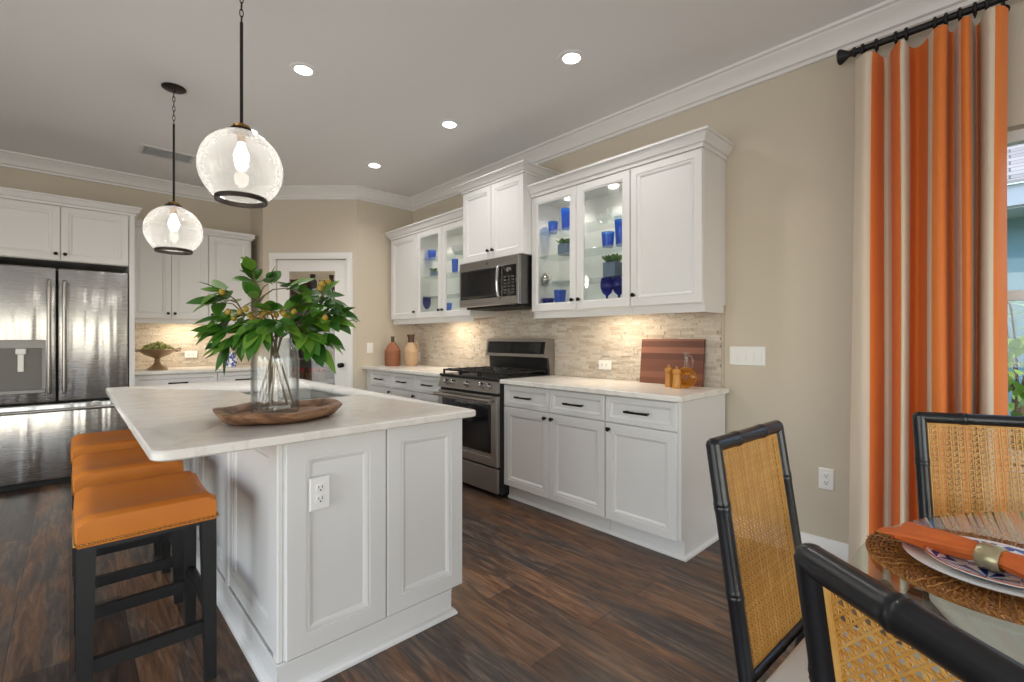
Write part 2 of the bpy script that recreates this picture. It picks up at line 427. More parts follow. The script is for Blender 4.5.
m = MB(); m.box(XL - .15, XL, 3.5, YB, 0, CZ); m.box(XL - .15, XL, YN, -1.5, 0, CZ); m.box(XL - .15, XL, -1.5, 3.5, 2.4, CZ)
struct(m.build('wall_left', 'wall_paint'))
m = MB(); m.box(XL, -2.6, YN - .15, YN, 0, CZ); m.box(2.4, XR, YN - .15, YN, 0, CZ); m.box(-2.6, 2.4, YN - .15, YN, 2.4, CZ)
struct(m.build('wall_front', 'wall_paint'))
def patio(name, along, c0, fixed):
    d = bpy.data.objects.new(name, None); COL.objects.link(d); struct(d)
    for k in range(4):
        a, b = c0 + k * 1.25, c0 + (k + 1) * 1.25; m = MB(); w = .075
        for p in ((a, a + w, 0, 2.4), (b - w, b, 0, 2.4), (a + w, b - w, 0, .1), (a + w, b - w, 2.32, 2.4)):
            if along == 'y': m.box(fixed - .06, fixed - .01, p[0], p[1], p[2], p[3])
            else: m.box(p[0], p[1], fixed - .06, fixed - .01, p[2], p[3])
        f = m.build('door_frame', 'trim_white', d)
        m = MB()
        if along == 'y': m.box(fixed - .04, fixed - .035, a + w, b - w, .1, 2.32)
        else: m.box(a + w, b - w, fixed - .04, fixed - .035, .1, 2.32)
        m.build('pane', 'clear_pane', f)
patio('door_2', 'y', -1.5, XL); patio('door_3', 'x', -2.6, YN)
# crown moulding and baseboards
crown = [(0, CZ), (.105, CZ), (.105, CZ - .016), (.092, CZ - .022), (.086, CZ - .034), (.06, CZ - .05), (.04, CZ - .075), (.03, CZ - .098), (.016, CZ - .104), (.014, CZ - .122), (0, CZ - .126)]
loop = [(XR, YN), (XR, YP), (DX0, DY0), (DX1, DY1), (DX1, YB), (XL, YB), (XL, YN)]
struct(MB().sweep(loop, crown, closed=True, side=1).build('trim_1', 'trim_white'))
base = [(0, 0), (.016, 0), (.016, .085), (.012, .095), (.012, .11), (.006, .122), (0, .125)]
def bb(name, path, side=1): struct(MB().sweep(path, base, side=side).build(name, 'trim_white'))
bb('baseboard_right', [(XR, YN + .02), (XR, 1.225)])
bb('baseboard_diagonal', [tuple((D0 + DD * .97)[:2]), (DX1, DY1)])
bb('baseboard_left', [(XL, YB), (XL, 3.55)])

# pantry door in the diagonal wall: casing, slab with a glass light, knob
def dpt(tt, nn, z): p = D0 + DD * tt + DN * nn; return (p.x, p.y, z)
cas = MB()
def diag_casing(mb, t0, t1, z0, z1):
    for n0, n1, ins in ((-.014, 0, 0), (-.022, -.014, .012)): diag_box(mb, t0 + ins * (t1 - t0 < .2), t1 - ins * (t1 - t0 < .2), n0, n1, z0, z1)
diag_casing(cas, .045, .115, 0, 2.09); diag_casing(cas, .905, .975, 0, 2.09)
diag_box(cas, .045, .975, -.014, 0, 2.09, 2.16); diag_box(cas, .045, .975, -.022, -.014, 2.10, 2.148)
struct(cas.build('trim_2', 'trim_white'))
dr = bpy.data.objects.new('door_1', None); COL.objects.link(dr); dr.location = dpt(.51, .04, 0); struct(dr)
O = Vector(dpt(.905, .02, .01)); U = -DD; V = Vector((0, 0, 1))
m = MB(); w_, h_ = .79, 2.075
def door_rect(mb, rects, n0, n1):
    for t0, t1, z0, z1 in rects: diag_box(mb, t0, t1, n0, n1, z0, z1)
gl0, gl1, gz0, gz1 = .24, .78, .30, 1.97
door_rect(m, [(.118, gl0, .01, 2.085), (gl1, .902, .01, 2.085), (gl0, gl1, .01, gz0), (gl0, gl1, gz1, 2.085)], .02, .06)
m.build('door_slab', 'trim_white', dr)
m = MB()
door_rect(m, [(gl0 - .012, gl0 + .012, gz0, gz1), (gl1 - .012, gl1 + .012, gz0, gz1), (gl0, gl1, gz0 - .012, gz0 + .012), (gl0, gl1, gz1 - .012, gz1 + .012)], .012, .03)
m.build('glazing_bead', 'trim_white', dr)
m = MB(); door_rect(m, [(gl0, gl1, gz0, gz1)], .036, .042); m.build('pane', 'clear_pane', dr)
m = MB(); m.tube([dpt(.175, .022, .92), dpt(.175, .012, .92)], .026, 18); m.tube([dpt(.175, .012, .92), dpt(.175, -.03, .92)], .009, 12)
m.tube([dpt(.175, -.028, .92), dpt(.175, -.034, .92), dpt(.175, -.045, .92), dpt(.175, -.056, .92), dpt(.175, -.06, .92)], [.012, .022, .028, .022, .008], 18)
m.build('door_knob', 'black_hardware', dr)

# window in the range wall
wd = bpy.data.objects.new('window_1', None); COL.objects.link(wd); wd.location = (XR + .1, (WY0 + WY1) / 2, WZ0); struct(wd)
m = MB(); x0, x1 = XR + .07, XR + .13
m.box(x0, x1, WY0, WY0 + .05, WZ0, WZ1); m.box(x0, x1, WY1 - .05, WY1, WZ0, WZ1); m.box(x0, x1, WY0, WY1, WZ1 - .05, WZ1); m.box(x0, x1, WY0, WY1, WZ0, WZ0 + .05)
m.build('window_frame', 'trim_white', wd)
MB().box(x0 + .005, x1 - .005, WY0 + .05, WY1 - .05, 1.39, 1.435).build('meeting_rail', 'trim_white', wd)
MB().box(XR + .095, XR + .1, WY0 + .05, WY1 - .05, WZ0 + .05, 1.39).build('pane', 'clear_pane', wd)
MB().box(XR + .105, XR + .11, WY0 + .05, WY1 - .05, 1.435, WZ1 - .05).build('pane', 'clear_pane', wd)
struct(MB().box(XR - .012, XR + .07, WY0 - .04, WY1 + .04, WZ0 - .03, WZ0, .004).build('trim_3', 'trim_white'))

# stacked stone backsplashes (wall cladding)
def stones(mb, axis, a0, a1, z0, ztop, w0, flip):
    z = z0
    zmax = max(zt for _, _, zt in ztop)
    while z < zmax - .006:
        h = random.choice((.014, .018, .024, .02)); z2 = min(z + h, zmax); a = a0 - random.random() * .1
        while a < a1:
            L = random.uniform(.03, .13); s0, s1 = max(a, a0), min(a + L, a1)
            zt = next((zt for b0, b1, zt in ztop if b0 <= (s0 + s1) / 2 <= b1), 0)
            if s1 - s0 > .008 and z2 <= zt + .012:
                dp = random.uniform(.012, .022)
                if axis == 'y': mb.box(w0 - dp, w0, s0 + .0006, s1 - .0006, z + .0005, z2 - .0005)
                else: mb.box(s0 + .0006, s1 - .0006, w0 - dp, w0, z + .0005, z2 - .0005)
            a += L
        z = z2
m = MB(); stones(m, 'y', 1.25, YP, .908, [(1.2, 2.6, 1.42), (2.6, 3.42, 1.5), (3.42, 5, 1.42)], XR, 0)
m.box(XR - .014, XR, 1.236, 1.25, .908, 1.39)
struct(m.build('trim_4', 'ledger_stone'))
m = MB(); stones(m, 'x', .43, DX1, .908, [(0, 2, 1.41)], YB, 0); struct(m.build('trim_5', 'ledger_stone'))

# ------------------------------------------------------------------ cabinet parts
def door_panel(O, U, V, w, h, name, parent, mat='cabinet_white', st=.06, glass=False, t=.02, label=None):
    m = MB(); st = min(st, w * .3, h * .3)
    if not glass:
        m.rings(O, U, V, w, h, [(0, -t), (0, -.003), (.003, 0), (st - .012, 0), (st - .0105, -.0045), (st - .007, -.0045), (st - .004, -.002), (st, -.003), (st + .012, -.0105), (st + .0135, -.013), (st + .016, -.013)])
    else:
        m.rings(O, U, V, w, h, [(0, -t), (0, -.003), (.003, 0), (st - .006, 0), (st - .003, -.004), (st + .004, -.006), (st + .004, -t), (0, -t)], fill=False)
    o = m.build(name, mat, parent)
    if label: o['label'] = label
    if glass:
        N = Vector(U).cross(Vector(V)); O2 = Vector(O) + Vector(U) * st + Vector(V) * st - N * .012
        MB().rings(O2, U, V, w - 2 * st, h - 2 * st, [(0, -.004), (0, 0)]).build('pane', 'clear_pane', o)
    return o
def knob(P, N, parent):
    P, N = Vector(P), Vector(N); m = MB()
    m.tube([P, P + N * .004, P + N * .012, P + N * .015, P + N * .024, P + N * .028], [.008, .006, .006, .013, .014, .009], 12)
    m.build('knob', 'black_hardware', parent)
def pull(P, D, N, parent, L=.135):
    P, D, N = Vector(P), Vector(D), Vector(N); m = MB()
    a, b = P - D * L / 2, P + D * L / 2
    m.tube([a, a + N * .026], .006, 8); m.tube([b, b + N * .026], .006, 8)
    e = D * .012
    m.tube([a - e + N * .026, a + N * .028, P + N * .033, b + N * .028, b + e + N * .026], [.007, .008, .0065, .008, .007], 8)
    m.build('pull', 'black_hardware', parent)
NX = Vector((-1, 0, 0)); UY = Vector((0, -1, 0)); VZ = Vector((0, 0, 1))     # range wall fronts face -X
NY = Vector((0, -1, 0)); UX = Vector((1, 0, 0))                                # fridge wall and island end face -Y
BX = 2.417
def base_unit(label, y0, y1, nd, end=False, kn=None, group='white base cabinets along the range wall'):
    """range wall base cabinet from y0 (near) to y1 (far); nd doors with a drawer over each"""
    r = thing('base_cabinet', label, 'cabinet', ((BX + XR) / 2, (y0 + y1) / 2, 0), group)
    m = MB(); m.box(BX + .001, XR - .026, y0, y1, .115, .874)
    m.build('carcass', 'cabinet_white', r)
    m = MB(); m.box(BX + .039, XR - .03, y0 + .0, y1, .0, .115)
    m.build('toe_kick', 'cabinet_white', r)
    if end:
        m = MB(); m.prism([(BX + .0, y0 - .016), (XR - .018, y0 - .016), (XR - .018, y0), (BX, y0)], .115, .874)
        m.prism([(BX + .039, y0 - .016), (XR - .018, y0 - .016), (XR - .018, y0), (BX + .039, y0)], 0, .115)
        m.build('end_panel', 'cabinet_white', r)
    m = MB(); ys = y0 - (.034 if end else 0)
    shoe = [(0, 0), (.016, 0), (.016, .01), (.01, .018), (0, .022)]
    if end: m.sweep([(XR - .03, y0 - .016), (BX + .039, y0 - .016), (BX + .039, y1)], shoe, side=-1) if False else m.sweep([(BX + .039, y1), (BX + .039, y0 - .016), (XR - .03, y0 - .016)], shoe, side=-1)
    else: m.sweep([(BX + .039, y1), (BX + .039, y0)], shoe, side=-1)
    m.build('shoe_moulding', 'cabinet_white', r)
    w = (y1 - y0) / nd
    for i in range(nd):
        a1 = y1 - i * w - .002; a0 = y1 - (i + 1) * w + .002
        d = door_panel((BX - .02, a1, .11), UY, VZ, a1 - a0, .592, 'door', r)
        kp = (kn[i] if kn else 'r'); ky = (a0 + .03) if kp == 'r' else (a1 - .03)
        knob((BX - .02, ky, .665), NX, d)
        g = door_panel((BX - .02, a1, .708), UY, VZ, a1 - a0, .158, 'drawer', r, st=.032)
        pull((BX - .028, (a0 + a1) / 2, .787), UY, NX, g)
    return r
base_unit('white base cabinet with two doors and two drawers, just right of the gas range', 1.712, 2.637, 2, kn=('r', 'l'))
base_unit('narrow single-door white base cabinet at the right end, beside bare wall', 1.240, 1.709, 1, end=True, kn=('l',))
base_unit('white base cabinet unit touching the left side of the gas range', 3.432, 3.875, 1)
base_unit('middle of three white base cabinets left of the gas range', 3.878, 4.342, 1)
base_unit('white base cabinet in the corner below the wicker jugs', 4.345, 4.81, 1)
m = MB(); m.box(BX - .0, XR - .03, 4.812, 4.926, 0, .874); tag(m.build('filler_panel', 'cabinet_white'), 'narrow white filler strip between corner cabinet and pantry wall', 'cabinet panel')
def slab(mb, x0, x1, y0, y1, z0, z1, rad=(), b=.004):
    """worktop slab with rounded plan corners: rad = radii for (x0y0, x1y0, x1y1, x0y1)"""
    pts = []
    for (cx, cy, a0), rr in zip(((x0, y0, PI), (x1, y0, 1.5 * PI), (x1, y1, 0), (x0, y1, .5 * PI)), rad):
        sx = 1 if cx == x0 else -1; sy = 1 if cy == y0 else -1
        n = 6 if rr > .004 else 1
        for i in range(n + 1):
            a = a0 + PI / 2 * i / n; pts.append((cx + sx * rr + rr * math.cos(a), cy + sy * rr + rr * math.sin(a)))
    c = Vector((sum(p[0] for p in pts) / len(pts), sum(p[1] for p in pts) / len(pts)))
    def ins(d): return [((p[0] - (d if p[0] > c.x else -d)), (p[1] - (d if p[1] > c.y else -d))) for p in pts]
    L = [[mb.v((*p, z)) for p in q] for q, z in ((ins(b), z0), (pts, z0 + b), (pts, z1 - b), (ins(b), z1))]
    n = len(pts)
    for A, B in zip(L, L[1:]):
        for k in range(n): mb.face([A[k], A[(k + 1) % n], B[(k + 1) % n], B[k]])
    mb.face(L[0][::-1]); mb.face(L[-1])
m = MB(); slab(m, 2.358, XR - .026, 1.195, 2.640, .876, .908, (.006, .003, .003, .003))
tag(m.build('countertop', 'quartz'), 'pale quartz worktop right of the range, under the walnut board', 'countertop')
m = MB(); slab(m, 2.358, XR - .026, 3.429, YP - .002, .876, .908, (.003,) * 4)
tag(m.build('countertop', 'quartz'), 'pale quartz worktop in the corner under the two wicker jugs', 'countertop')

# wall cabinets on the range wall
UXF = 2.70
UZ0, UZ1 = 1.425, 2.335
def glass_items(): pass
def upper_unit(label, y0, y1, nd, glass=False, end=None, xf=UXF, z0=UZ0, z1=UZ1, kn=None, rail=True, group='white wall cabinets along the range wall'):
    r = thing('wall_cabinet', label, 'cabinet', ((xf + XR) / 2, (y0 + y1) / 2, z0), group)
    t = .018; xb = XR - .002; yb0, yb1 = y0, y1
    m = MB()
    if glass:
        m.box(xf, xb, y0, y0 + t, z0, z1); m.box(xf, xb, y1 - t, y1, z0, z1); m.box(xf, xb, y0 + t, y1 - t, z0, z0 + .06); m.box(xf, xb, y0 + t, y1 - t, z1 - t, z1)
        m.box(xb - .012, xb, y0 + t, y1 - t, z0 + .06, z1 - t)
        o = m.build('carcass', 'cabinet_inside', r)
        m = MB(); ym = (y0 + y1) / 2; m.box(xf, xf + .02, ym - .018, ym + .018, z0 + .06, z1 - t); m.box(xf, xf + .02, y0 + t, y0 + .04, z0 + .06, z1 - t); m.box(xf, xf + .02, y1 - .04, y1 - t, z0 + .06, z1 - t)
        m.build('face_frame', 'cabinet_white', r)
        for z in (1.65, 1.868, 2.06): MB().box(xf + .03, xb - .016, y0 + t + .001, y1 - t - .001, z - .006, z, .001).build('glass_shelf', 'shelf_glass', r)
        for yy in (y0 + (y1 - y0) * .27, y0 + (y1 - y0) * .73):
            MB().lathe([(0, 0), (.034, 0), (.034, -.008), (0, -.008)], (xf + .15, yy, z1 - t), 16).build('puck_light', 'puck_glow', r)
            lamp('puck_lamp', 'SPOT', (xf + .15, yy, z1 - t - .02), 4.5, (1, .94, .84), spot_size=2.4, spot_blend=.6, shadow_soft_size=.03)
    else:
        m.box(xf, xb, y0, y1, z0, z1); m.build('carcass', 'cabinet_white', r)
    if rail:
        m = MB(); m.box(xf + .012, xf + .03, y0, y1, z0 - .05, z0)
        if end == 'near': m.box(xf + .03, xb - .03, y0, y0 + .018, z0 - .05, z0)
        if end == 'far': m.box(xf + .03, xb - .03, y1 - .018, y1, z0 - .05, z0)
        m.build('light_rail', 'cabinet_white', r)
    w = (y1 - y0) / nd
    for i in range(nd):
        a1 = y1 - i * w - .002; a0 = y1 - (i + 1) * w + .002
        d = door_panel((xf - .02, a1, z0 + .004), UY, VZ, a1 - a0, z1 - z0 - .008, 'door', r, glass=glass, st=.058)
        ky = (a0 + .028) if kn[i] == 'r' else (a1 - .028)
        knob((xf - .02, ky, z0 + .075), NX, d)
    return r
mk_clear('shelf_glass', (.95, .98, .97, 1), .02, 1.25, .02, (.6, .75, .7, 1))
upper_unit('white wall cabinet with two glass doors right of the microwave, tumblers inside', 1.714, 2.617, 2, True, kn=('r', 'l'))
upper_unit('solid single-door white wall cabinet at right end above the walnut board', 1.228, 1.712, 1, kn=('l',), end='near')
upper_unit('white wall cabinet with two glass doors left of the microwave', 3.402, 4.33, 2, True, kn=('r', 'l'))
upper_unit('solid single-door white wall cabinet in the corner above the wicker jugs', 4.332, 4.87, 1, kn=('r',), end='far')
upper_unit('tall projecting white wall cabinet with two doors above the microwave', 2.619, 3.398, 2, xf=2.61, z0=1.885, z1=2.52, kn=('r', 'l'), rail=False)
cabcrown = lambda z, h=.088, o=.058: [(0, z), (.008, z), (.010, z + h * .25), (.022, z + h * .3), (.03, z + h * .5), (o * .75, z + h * .72), (o * .8, z + h * .8), (o, z + h * .84), (o, z + h), (0, z + h)]
def cornice(name, path, z, label, side, h=.088, o=.058):
    tag(MB().sweep(path, cabcrown(z, h, o), side=side).build(name, 'cabinet_white', ang=25), label, 'cornice', 'white cornices capping the wall cabinets')
xf = UXF - .02
cornice('cabinet_cornice', [(xf, 2.617), (xf, 1.228), (XR - .002, 1.228)], UZ1, 'white cornice above the glass cabinet right of the microwave', -1)
cornice('cabinet_cornice', [(XR - .002, 4.87), (xf, 4.87), (xf, 3.402)], UZ1, 'white cornice above the glass cabinet left of the microwave', -1)
cornice('cabinet_cornice', [(XR - .002, 3.398), (2.59, 3.398), (2.59, 2.619), (XR - .002, 2.619)], 2.52, 'highest white cornice, topping the cabinet over the microwave', -1, .066, .066)

# ------------------------------------------------------------------ range, microwave
r = thing('gas_range', 'stainless steel gas range with black grates between base cabinets', 'stove', (2.66, 3.025, 0))
ry0, ry1 = 2.646, 3.425
m = MB(); m.box(2.37, 2.975, ry0, ry1, .03, .895); m.box(2.45, 2.95, ry0 + .03, ry1 - .03, 0, .03); m.build('body', 'dark_gap', r)
m = MB(); m.box(2.345, 2.37, ry0 + .004, ry1 - .004, .035, .222, .006); m.build('warming_drawer', 'stainless', r)
d = MB(); O = (2.335, ry1 - .004, .24)
d.rings(O, UY, VZ, ry1 - ry0 - .008, .535, [(0, -.035), (0, -.006), (.006, 0), (.062, 0), (.066, -.004), (.066, -.006)])
do = d.build('oven_door', 'stainless', r)
MB().rings((2.3415, ry1 - .066, .335), UY, VZ, ry1 - ry0 - .132, .40, [(0, -.004), (0, .001), (.004, .003), (.05, .003)]).build('oven_window', 'black_glass', do)
m = MB(); a, b = Vector((2.285, ry0 + .05, .745)), Vector((2.285, ry1 - .05, .745))
m.tube([a + Vector((.0, -.025, 0)), a, b, b + Vector((0, .025, 0))], .0145, 14); m.tube([a, a + Vector((.055, 0, 0))], .012, 10); m.tube([b, b + Vector((.055, 0, 0))], .012, 10)
m.build('oven_handle', 'stainless', do)
m = MB(); q = [(2.335, .80), (2.372, .892), (2.40, .892), (2.40, .80)]
m.hexa([(x, ry0 + .002, z) for x, z in q], [(x, ry1 - .002, z) for x, z in q]); m.build('control_panel', 'stainless', r)
kn = Vector((-.092, 0, .037)).normalized()
for i, ky in enumerate((ry0 + .10, ry0 + .19, ry0 + .38, ry0 + .57, ry0 + .66)):
    P = Vector((2.352, ky, .847)); m = MB(); m.tube([P, P + kn * .008], .026, 18); m.tube([P + kn * .008, P + kn * .014, P + kn * .034, P + kn * .038], [.021, .021, .018, .014], 18)
    ko = m.build('burner_knob', 'chrome', r)
m = MB(); m.box(2.352, 2.93, ry0 + .002, ry1 - .002, .893, .913, .004); m.build('cooktop', 'black_iron', r)
for i in range(3):
    g0 = ry0 + .02 + i * .247; g1 = g0 + .24; m = MB(); x0, x1 = 2.375, 2.90; zt = .952; b = .006
    for yy in (g0, g1 - .012): m.box(x0, x1, yy, yy + .012, zt - .014, zt, .003)
    for xx in (x0, (x0 + x1) / 2 - .006, x1 - .012): m.box(xx, xx + .012, g0, g1, zt - .014, zt, .003)
    for k in range(5): xx = x0 + .06 + k * (x1 - x0 - .12) / 4; m.box(xx - .005, xx + .005, g0, g1, zt - .012, zt + .004, .002)
    yc = (g0 + g1) / 2; m.box(x0, x1, yc - .005, yc + .005, zt - .012, zt + .004, .002)
    for xx in (x0, x1 - .014):
        for yy in (g0, g1 - .014): m.box(xx, xx + .014, yy, yy + .014, .913, zt)
    m.build('burner_grate', 'black_iron', r)
for bx, by in ((2.52, ry0 + .14), (2.77, ry0 + .14), (2.645, ry0 + .378), (2.52, ry1 - .14), (2.77, ry1 - .14)):
    MB().lathe([(0, .913), (.05, .913), (.05, .92), (.036, .926), (.034, .932), (0, .933)], (bx, by, 0), 18).build('burner', 'black_iron', r)
m = MB(); q = [(2.925, .905), (2.91, 1.06), (2.895, 1.07), (2.918, 1.198), (2.93, 1.205), (2.984, 1.205), (2.984, .905)]
m.hexa([(x, ry0 + .022, z) for x, z in q], [(x, ry1 - .022, z) for x, z in q]); bg = m.build('backguard', 'black_iron', r)
m = MB(); q2 = [(2.918, 1.05), (2.878, 1.056), (2.903, 1.206), (2.925, 1.215), (2.985, 1.215), (2.985, .905), (2.93, .905)]
for a, b in ((ry0, ry0 + .022), (ry1 - .022, ry1)): m.hexa([(x, a, z) for x, z in q2], [(x, b, z) for x, z in q2])
q = [(2.878, 1.056), (2.884, 1.082), (2.90, 1.082), (2.90, 1.056)]; m.hexa([(x, ry0 + .022, z) for x, z in q], [(x, ry1 - .022, z) for x, z in q])
q = [(2.9, 1.188), (2.904, 1.209), (2.93, 1.216), (2.93, 1.19)]; m.hexa([(x, ry0 + .022, z) for x, z in q], [(x, ry1 - .022, z) for x, z in q])
m.build('backguard_trim', 'stainless', bg)
m = MB()
q = [(2.887, 1.084), (2.904, 1.186), (2.91, 1.186), (2.893, 1.084)]; m.hexa([(x, ry0 + .07, z) for x, z in q], [(x, ry1 - .03, z) for x, z in q]); m.build('touch_display', 'black_glass', bg)

r = thing('microwave', 'stainless over-the-range microwave with curved vertical handle', 'microwave', (2.78, 3.015, 1.49))
my0, my1 = 2.637, 3.40; mx = 2.553
m = MB(); m.box(mx + .03, XR - .03, my0 + .004, my1 - .004, 1.496, 1.882); m.build('body', 'stainless_dark', r)
m = MB(); m.rings((mx, my1, 1.49), UY, VZ, my1 - my0, .392, [(0, -.03), (0, -.004), (.004, 0), (.02, 0)]); m.build('front_frame', 'stainless', r)
m = MB(); m.rings((mx + .0, my1 - .025, 1.555), UY, VZ, .54, .25, [(0, -.002), (0, .003), (.003, .005), (.03, .005)]); dw = m.build('door_window', 'black_glass', r)
m = MB(); m.rings((mx + .0, my0 + .185, 1.555), UY, VZ, .16, .25, [(0, -.002), (0, .003), (.003, .004)]); cp = m.build('control_panel', 'black_glass', r)
for i in range(6):
    for j in range(3): MB().rings((mx - .004, my0 + .165 - j * .046, 1.575 + i * .026), UY, VZ, .03, .014, [(0, -.002), (0, .001)]).build('button', 'stainless_dark', cp)
m = MB(); m.lathe([(0, 0), (.02, 0), (.018, -.018), (0, -.019)], (mx - .004, my0 + .10, 1.765), 16, 'x'); m.build('dial', 'chrome', cp)
hy = my0 + .205; pts = [(mx - .0, hy, 1.815), (mx - .03, hy, 1.80), (mx - .042, hy, 1.76), (mx - .046, hy, 1.68), (mx - .042, hy, 1.60), (mx - .03, hy, 1.56), (mx, hy, 1.545)]
MB().tube(pts, .011, 10).build('handle', 'chrome', r)
m = MB(); m.box(mx + .06, XR - .05, my0 + .03, my1 - .03, 1.474, 1.496); m.build('underside_vent', 'dark_gap', r)
MB().lathe([(0, 0), (.011, 0), (.011, -.002), (0, -.003)], (mx, (my0 + my1) / 2, 1.845), 14, 'x').build('badge', 'stainless_dark', r)

# ------------------------------------------------------------------ fridge wall
r = thing('refrigerator', 'stainless steel french door refrigerator with water dispenser', 'refrigerator', (-.078, 5.75, 0))
fy = 5.40; f0, f1, fm = -.535, .378, -.079
m = MB(); m.box(f0 + .005, f1 - .004, fy + .075, YB - .02, .03, 1.785); m.box(f0 + .02, f1 - .02, fy + .09, YB - .1, 0, .03); m.build('body', 'dark_gap', r)
def fdoor(name, a, b, z0, z1): return MB().box(a, b, fy, fy + .07, z0, z1, .012, 3).build(name, 'stainless_fridge', r)
dl = fdoor('door', f0, fm - .004, .695, 1.80); drr = fdoor('door', fm + .004, f1, .695, 1.80); fz = fdoor('freezer_drawer', f0, f1, .055, .680)
for par, hx in ((dl, fm - .045), (drr, fm + .045)):
    m = MB(); m.tube([(hx, fy, .77), (hx, fy - .05, .78), (hx, fy - .058, .84), (hx, fy - .06, 1.2), (hx, fy - .058, 1.62), (hx, fy - .05, 1.68), (hx, fy, 1.69)], .014, 12); m.build('handle', 'stainless', par)
m = MB(); m.tube([(f0 + .06, fy, .63), (f0 + .065, fy - .05, .63), (f0 + .1, fy - .058, .63), (f1 - .1, fy - .058, .63), (f1 - .065, fy - .05, .63), (f1 - .06, fy, .63)], .014, 12); m.build('handle', 'stainless', fz)
m = MB(); x0, x1, z0, z1 = -.425, -.145, .775, 1.205
m.box(x0, x1, fy - .006, fy + .01, 1.135, z1, .003); m.box(x0, x0 + .02, fy - .006, fy + .01, z0, 1.135); m.box(x1 - .02, x1, fy - .006, fy + .01, z0, 1.135); m.box(x0, x1, fy - .02, fy + .01, z0, z0 + .03, .003)
dp = m.build('dispenser_panel', 'stainless_satin', dl)
MB().box(x0 + .02, x1 - .02, fy - .003, fy + .004, z0 + .03, 1.135).build('dispenser_recess', 'dispenser_grey', dl)
m = MB(); xc = (x0 + x1) / 2; m.box(xc - .03, xc + .03, fy - .022, fy - .003, 1.09, 1.135, .004); m.box(xc - .018, xc + .018, fy - .016, fy - .006, .95, 1.09, .004); m.build('dispenser_paddle', 'plastic_white', dl)
MB().lathe([(0, 0), (.018, 0), (.018, -.003), (0, -.004)], (.30, fy, 1.70), 16, 'y').build('badge', 'stainless_dark', drr)

def back_upper(name, label, x0, x1, doors, yf, z0, z1, kns, rail=True):
    r = thing(name, label, 'cabinet', ((x0 + x1) / 2, (yf + YB) / 2, z0), 'white cabinets on the refrigerator wall')
    MB().box(x0, x1, yf, YB - .002, z0, z1).build('carcass', 'cabinet_white', r)
    if rail: MB().box(x0, x1, yf + .012, yf + .03, z0 - .045, z0).build('light_rail', 'cabinet_white', r)
    for (a, b), k in zip(doors, kns):
        d = door_panel((a + .002, yf - .02, z0 + .004), UX, VZ, b - a - .004, z1 - z0 - .008, 'door', r, st=.058)
        knob((b - .028 if k == 'r' else a + .028, yf - .02, z0 + .055), NY, d)
    return r
back_upper('wall_cabinet', 'deep white two-door cabinet above the refrigerator', -.535, .383, [(-.50, -.058), (-.058, .383)], 5.43, 1.862, 2.318, 'rl', False)
yu = 5.82
back_upper('wall_cabinet', 'white two-door wall cabinet above the footed bowl', .425, 1.064, [(.425, .744), (.744, 1.064)], yu, 1.412, 2.305, 'rl')
back_upper('wall_cabinet', 'single-door white wall cabinet right beside the pantry wall corner', 1.066, 1.475, [(1.066, 1.46)], yu, 1.412, 2.305, 'l')
tag(MB().box(.386, .424, 5.41, YB - .002, 0, 2.318).build('tall_end_panel', 'cabinet_white'), 'tall white end panel standing right of the refrigerator', 'cabinet panel')
tag(MB().box(-.58, -.54, 5.41, YB - .002, 0, 2.318).build('tall_end_panel', 'cabinet_white'), 'tall white end panel on the left of the refrigerator', 'cabinet panel')
tag(MB().sweep([(-.58, 5.41), (.424, 5.41), (.424, YB - .002)], cabcrown(2.318, .075, .05), side=-1).build('cabinet_cornice', 'cabinet_white', ang=25), 'white cornice over the cabinet above the refrigerator', 'cornice', 'white cornices capping the wall cabinets')
tag(MB().sweep([(.426, yu - .02), (1.475, yu - .02), (1.475, YB - .002)], cabcrown(2.305, .065, .03), side=-1).build('cabinet_cornice', 'cabinet_white', ang=25), 'white cornice over the wall cabinets behind the plant', 'cornice', 'white cornices capping the wall cabinets')
def back_base(label, x0, x1, kn):
    r = thing('base_cabinet', label, 'cabinet', ((x0 + x1) / 2, 5.85, 0), 'white base cabinets on the refrigerator wall'); yf = 5.55
    MB().box(x0, x1, yf, YB - .026, .115, .874).build('carcass', 'cabinet_white', r); MB().box(x0, x1, yf + .06, YB - .026, 0, .115).build('toe_kick', 'cabinet_white', r)
    g = door_panel((x0 + .002, yf - .02, .708), UX, VZ, x1 - x0 - .004, .158, 'drawer', r, st=.032); pull(((x0 + x1) / 2, yf - .028, .787), UX, NY, g)
    n = 2 if x1 - x0 > .5 else 1; w = (x1 - x0) / n
    for i in range(n):
        d = door_panel((x0 + i * w + .002, yf - .02, .11), UX, VZ, w - .004, .592, 'door', r); knob((x0 + (i + 1) * w - .03 if i == 0 else x0 + i * w + .03, yf - .02, .665), NY, d)
back_base('white base cabinet with a wide drawer below the footed bowl', .427, 1.092, 'r')
back_base('narrow white base cabinet right of the wide-drawer one, half hidden by the vase', 1.094, DX1 - .004, 'l')
m = MB(); slab(m, .427, DX1 - .002, 5.51, YB - .026, .876, .908, (.003,) * 4); tag(m.build('countertop', 'quartz'), 'pale quartz worktop under the footed bowl beside the refrigerator', 'countertop')

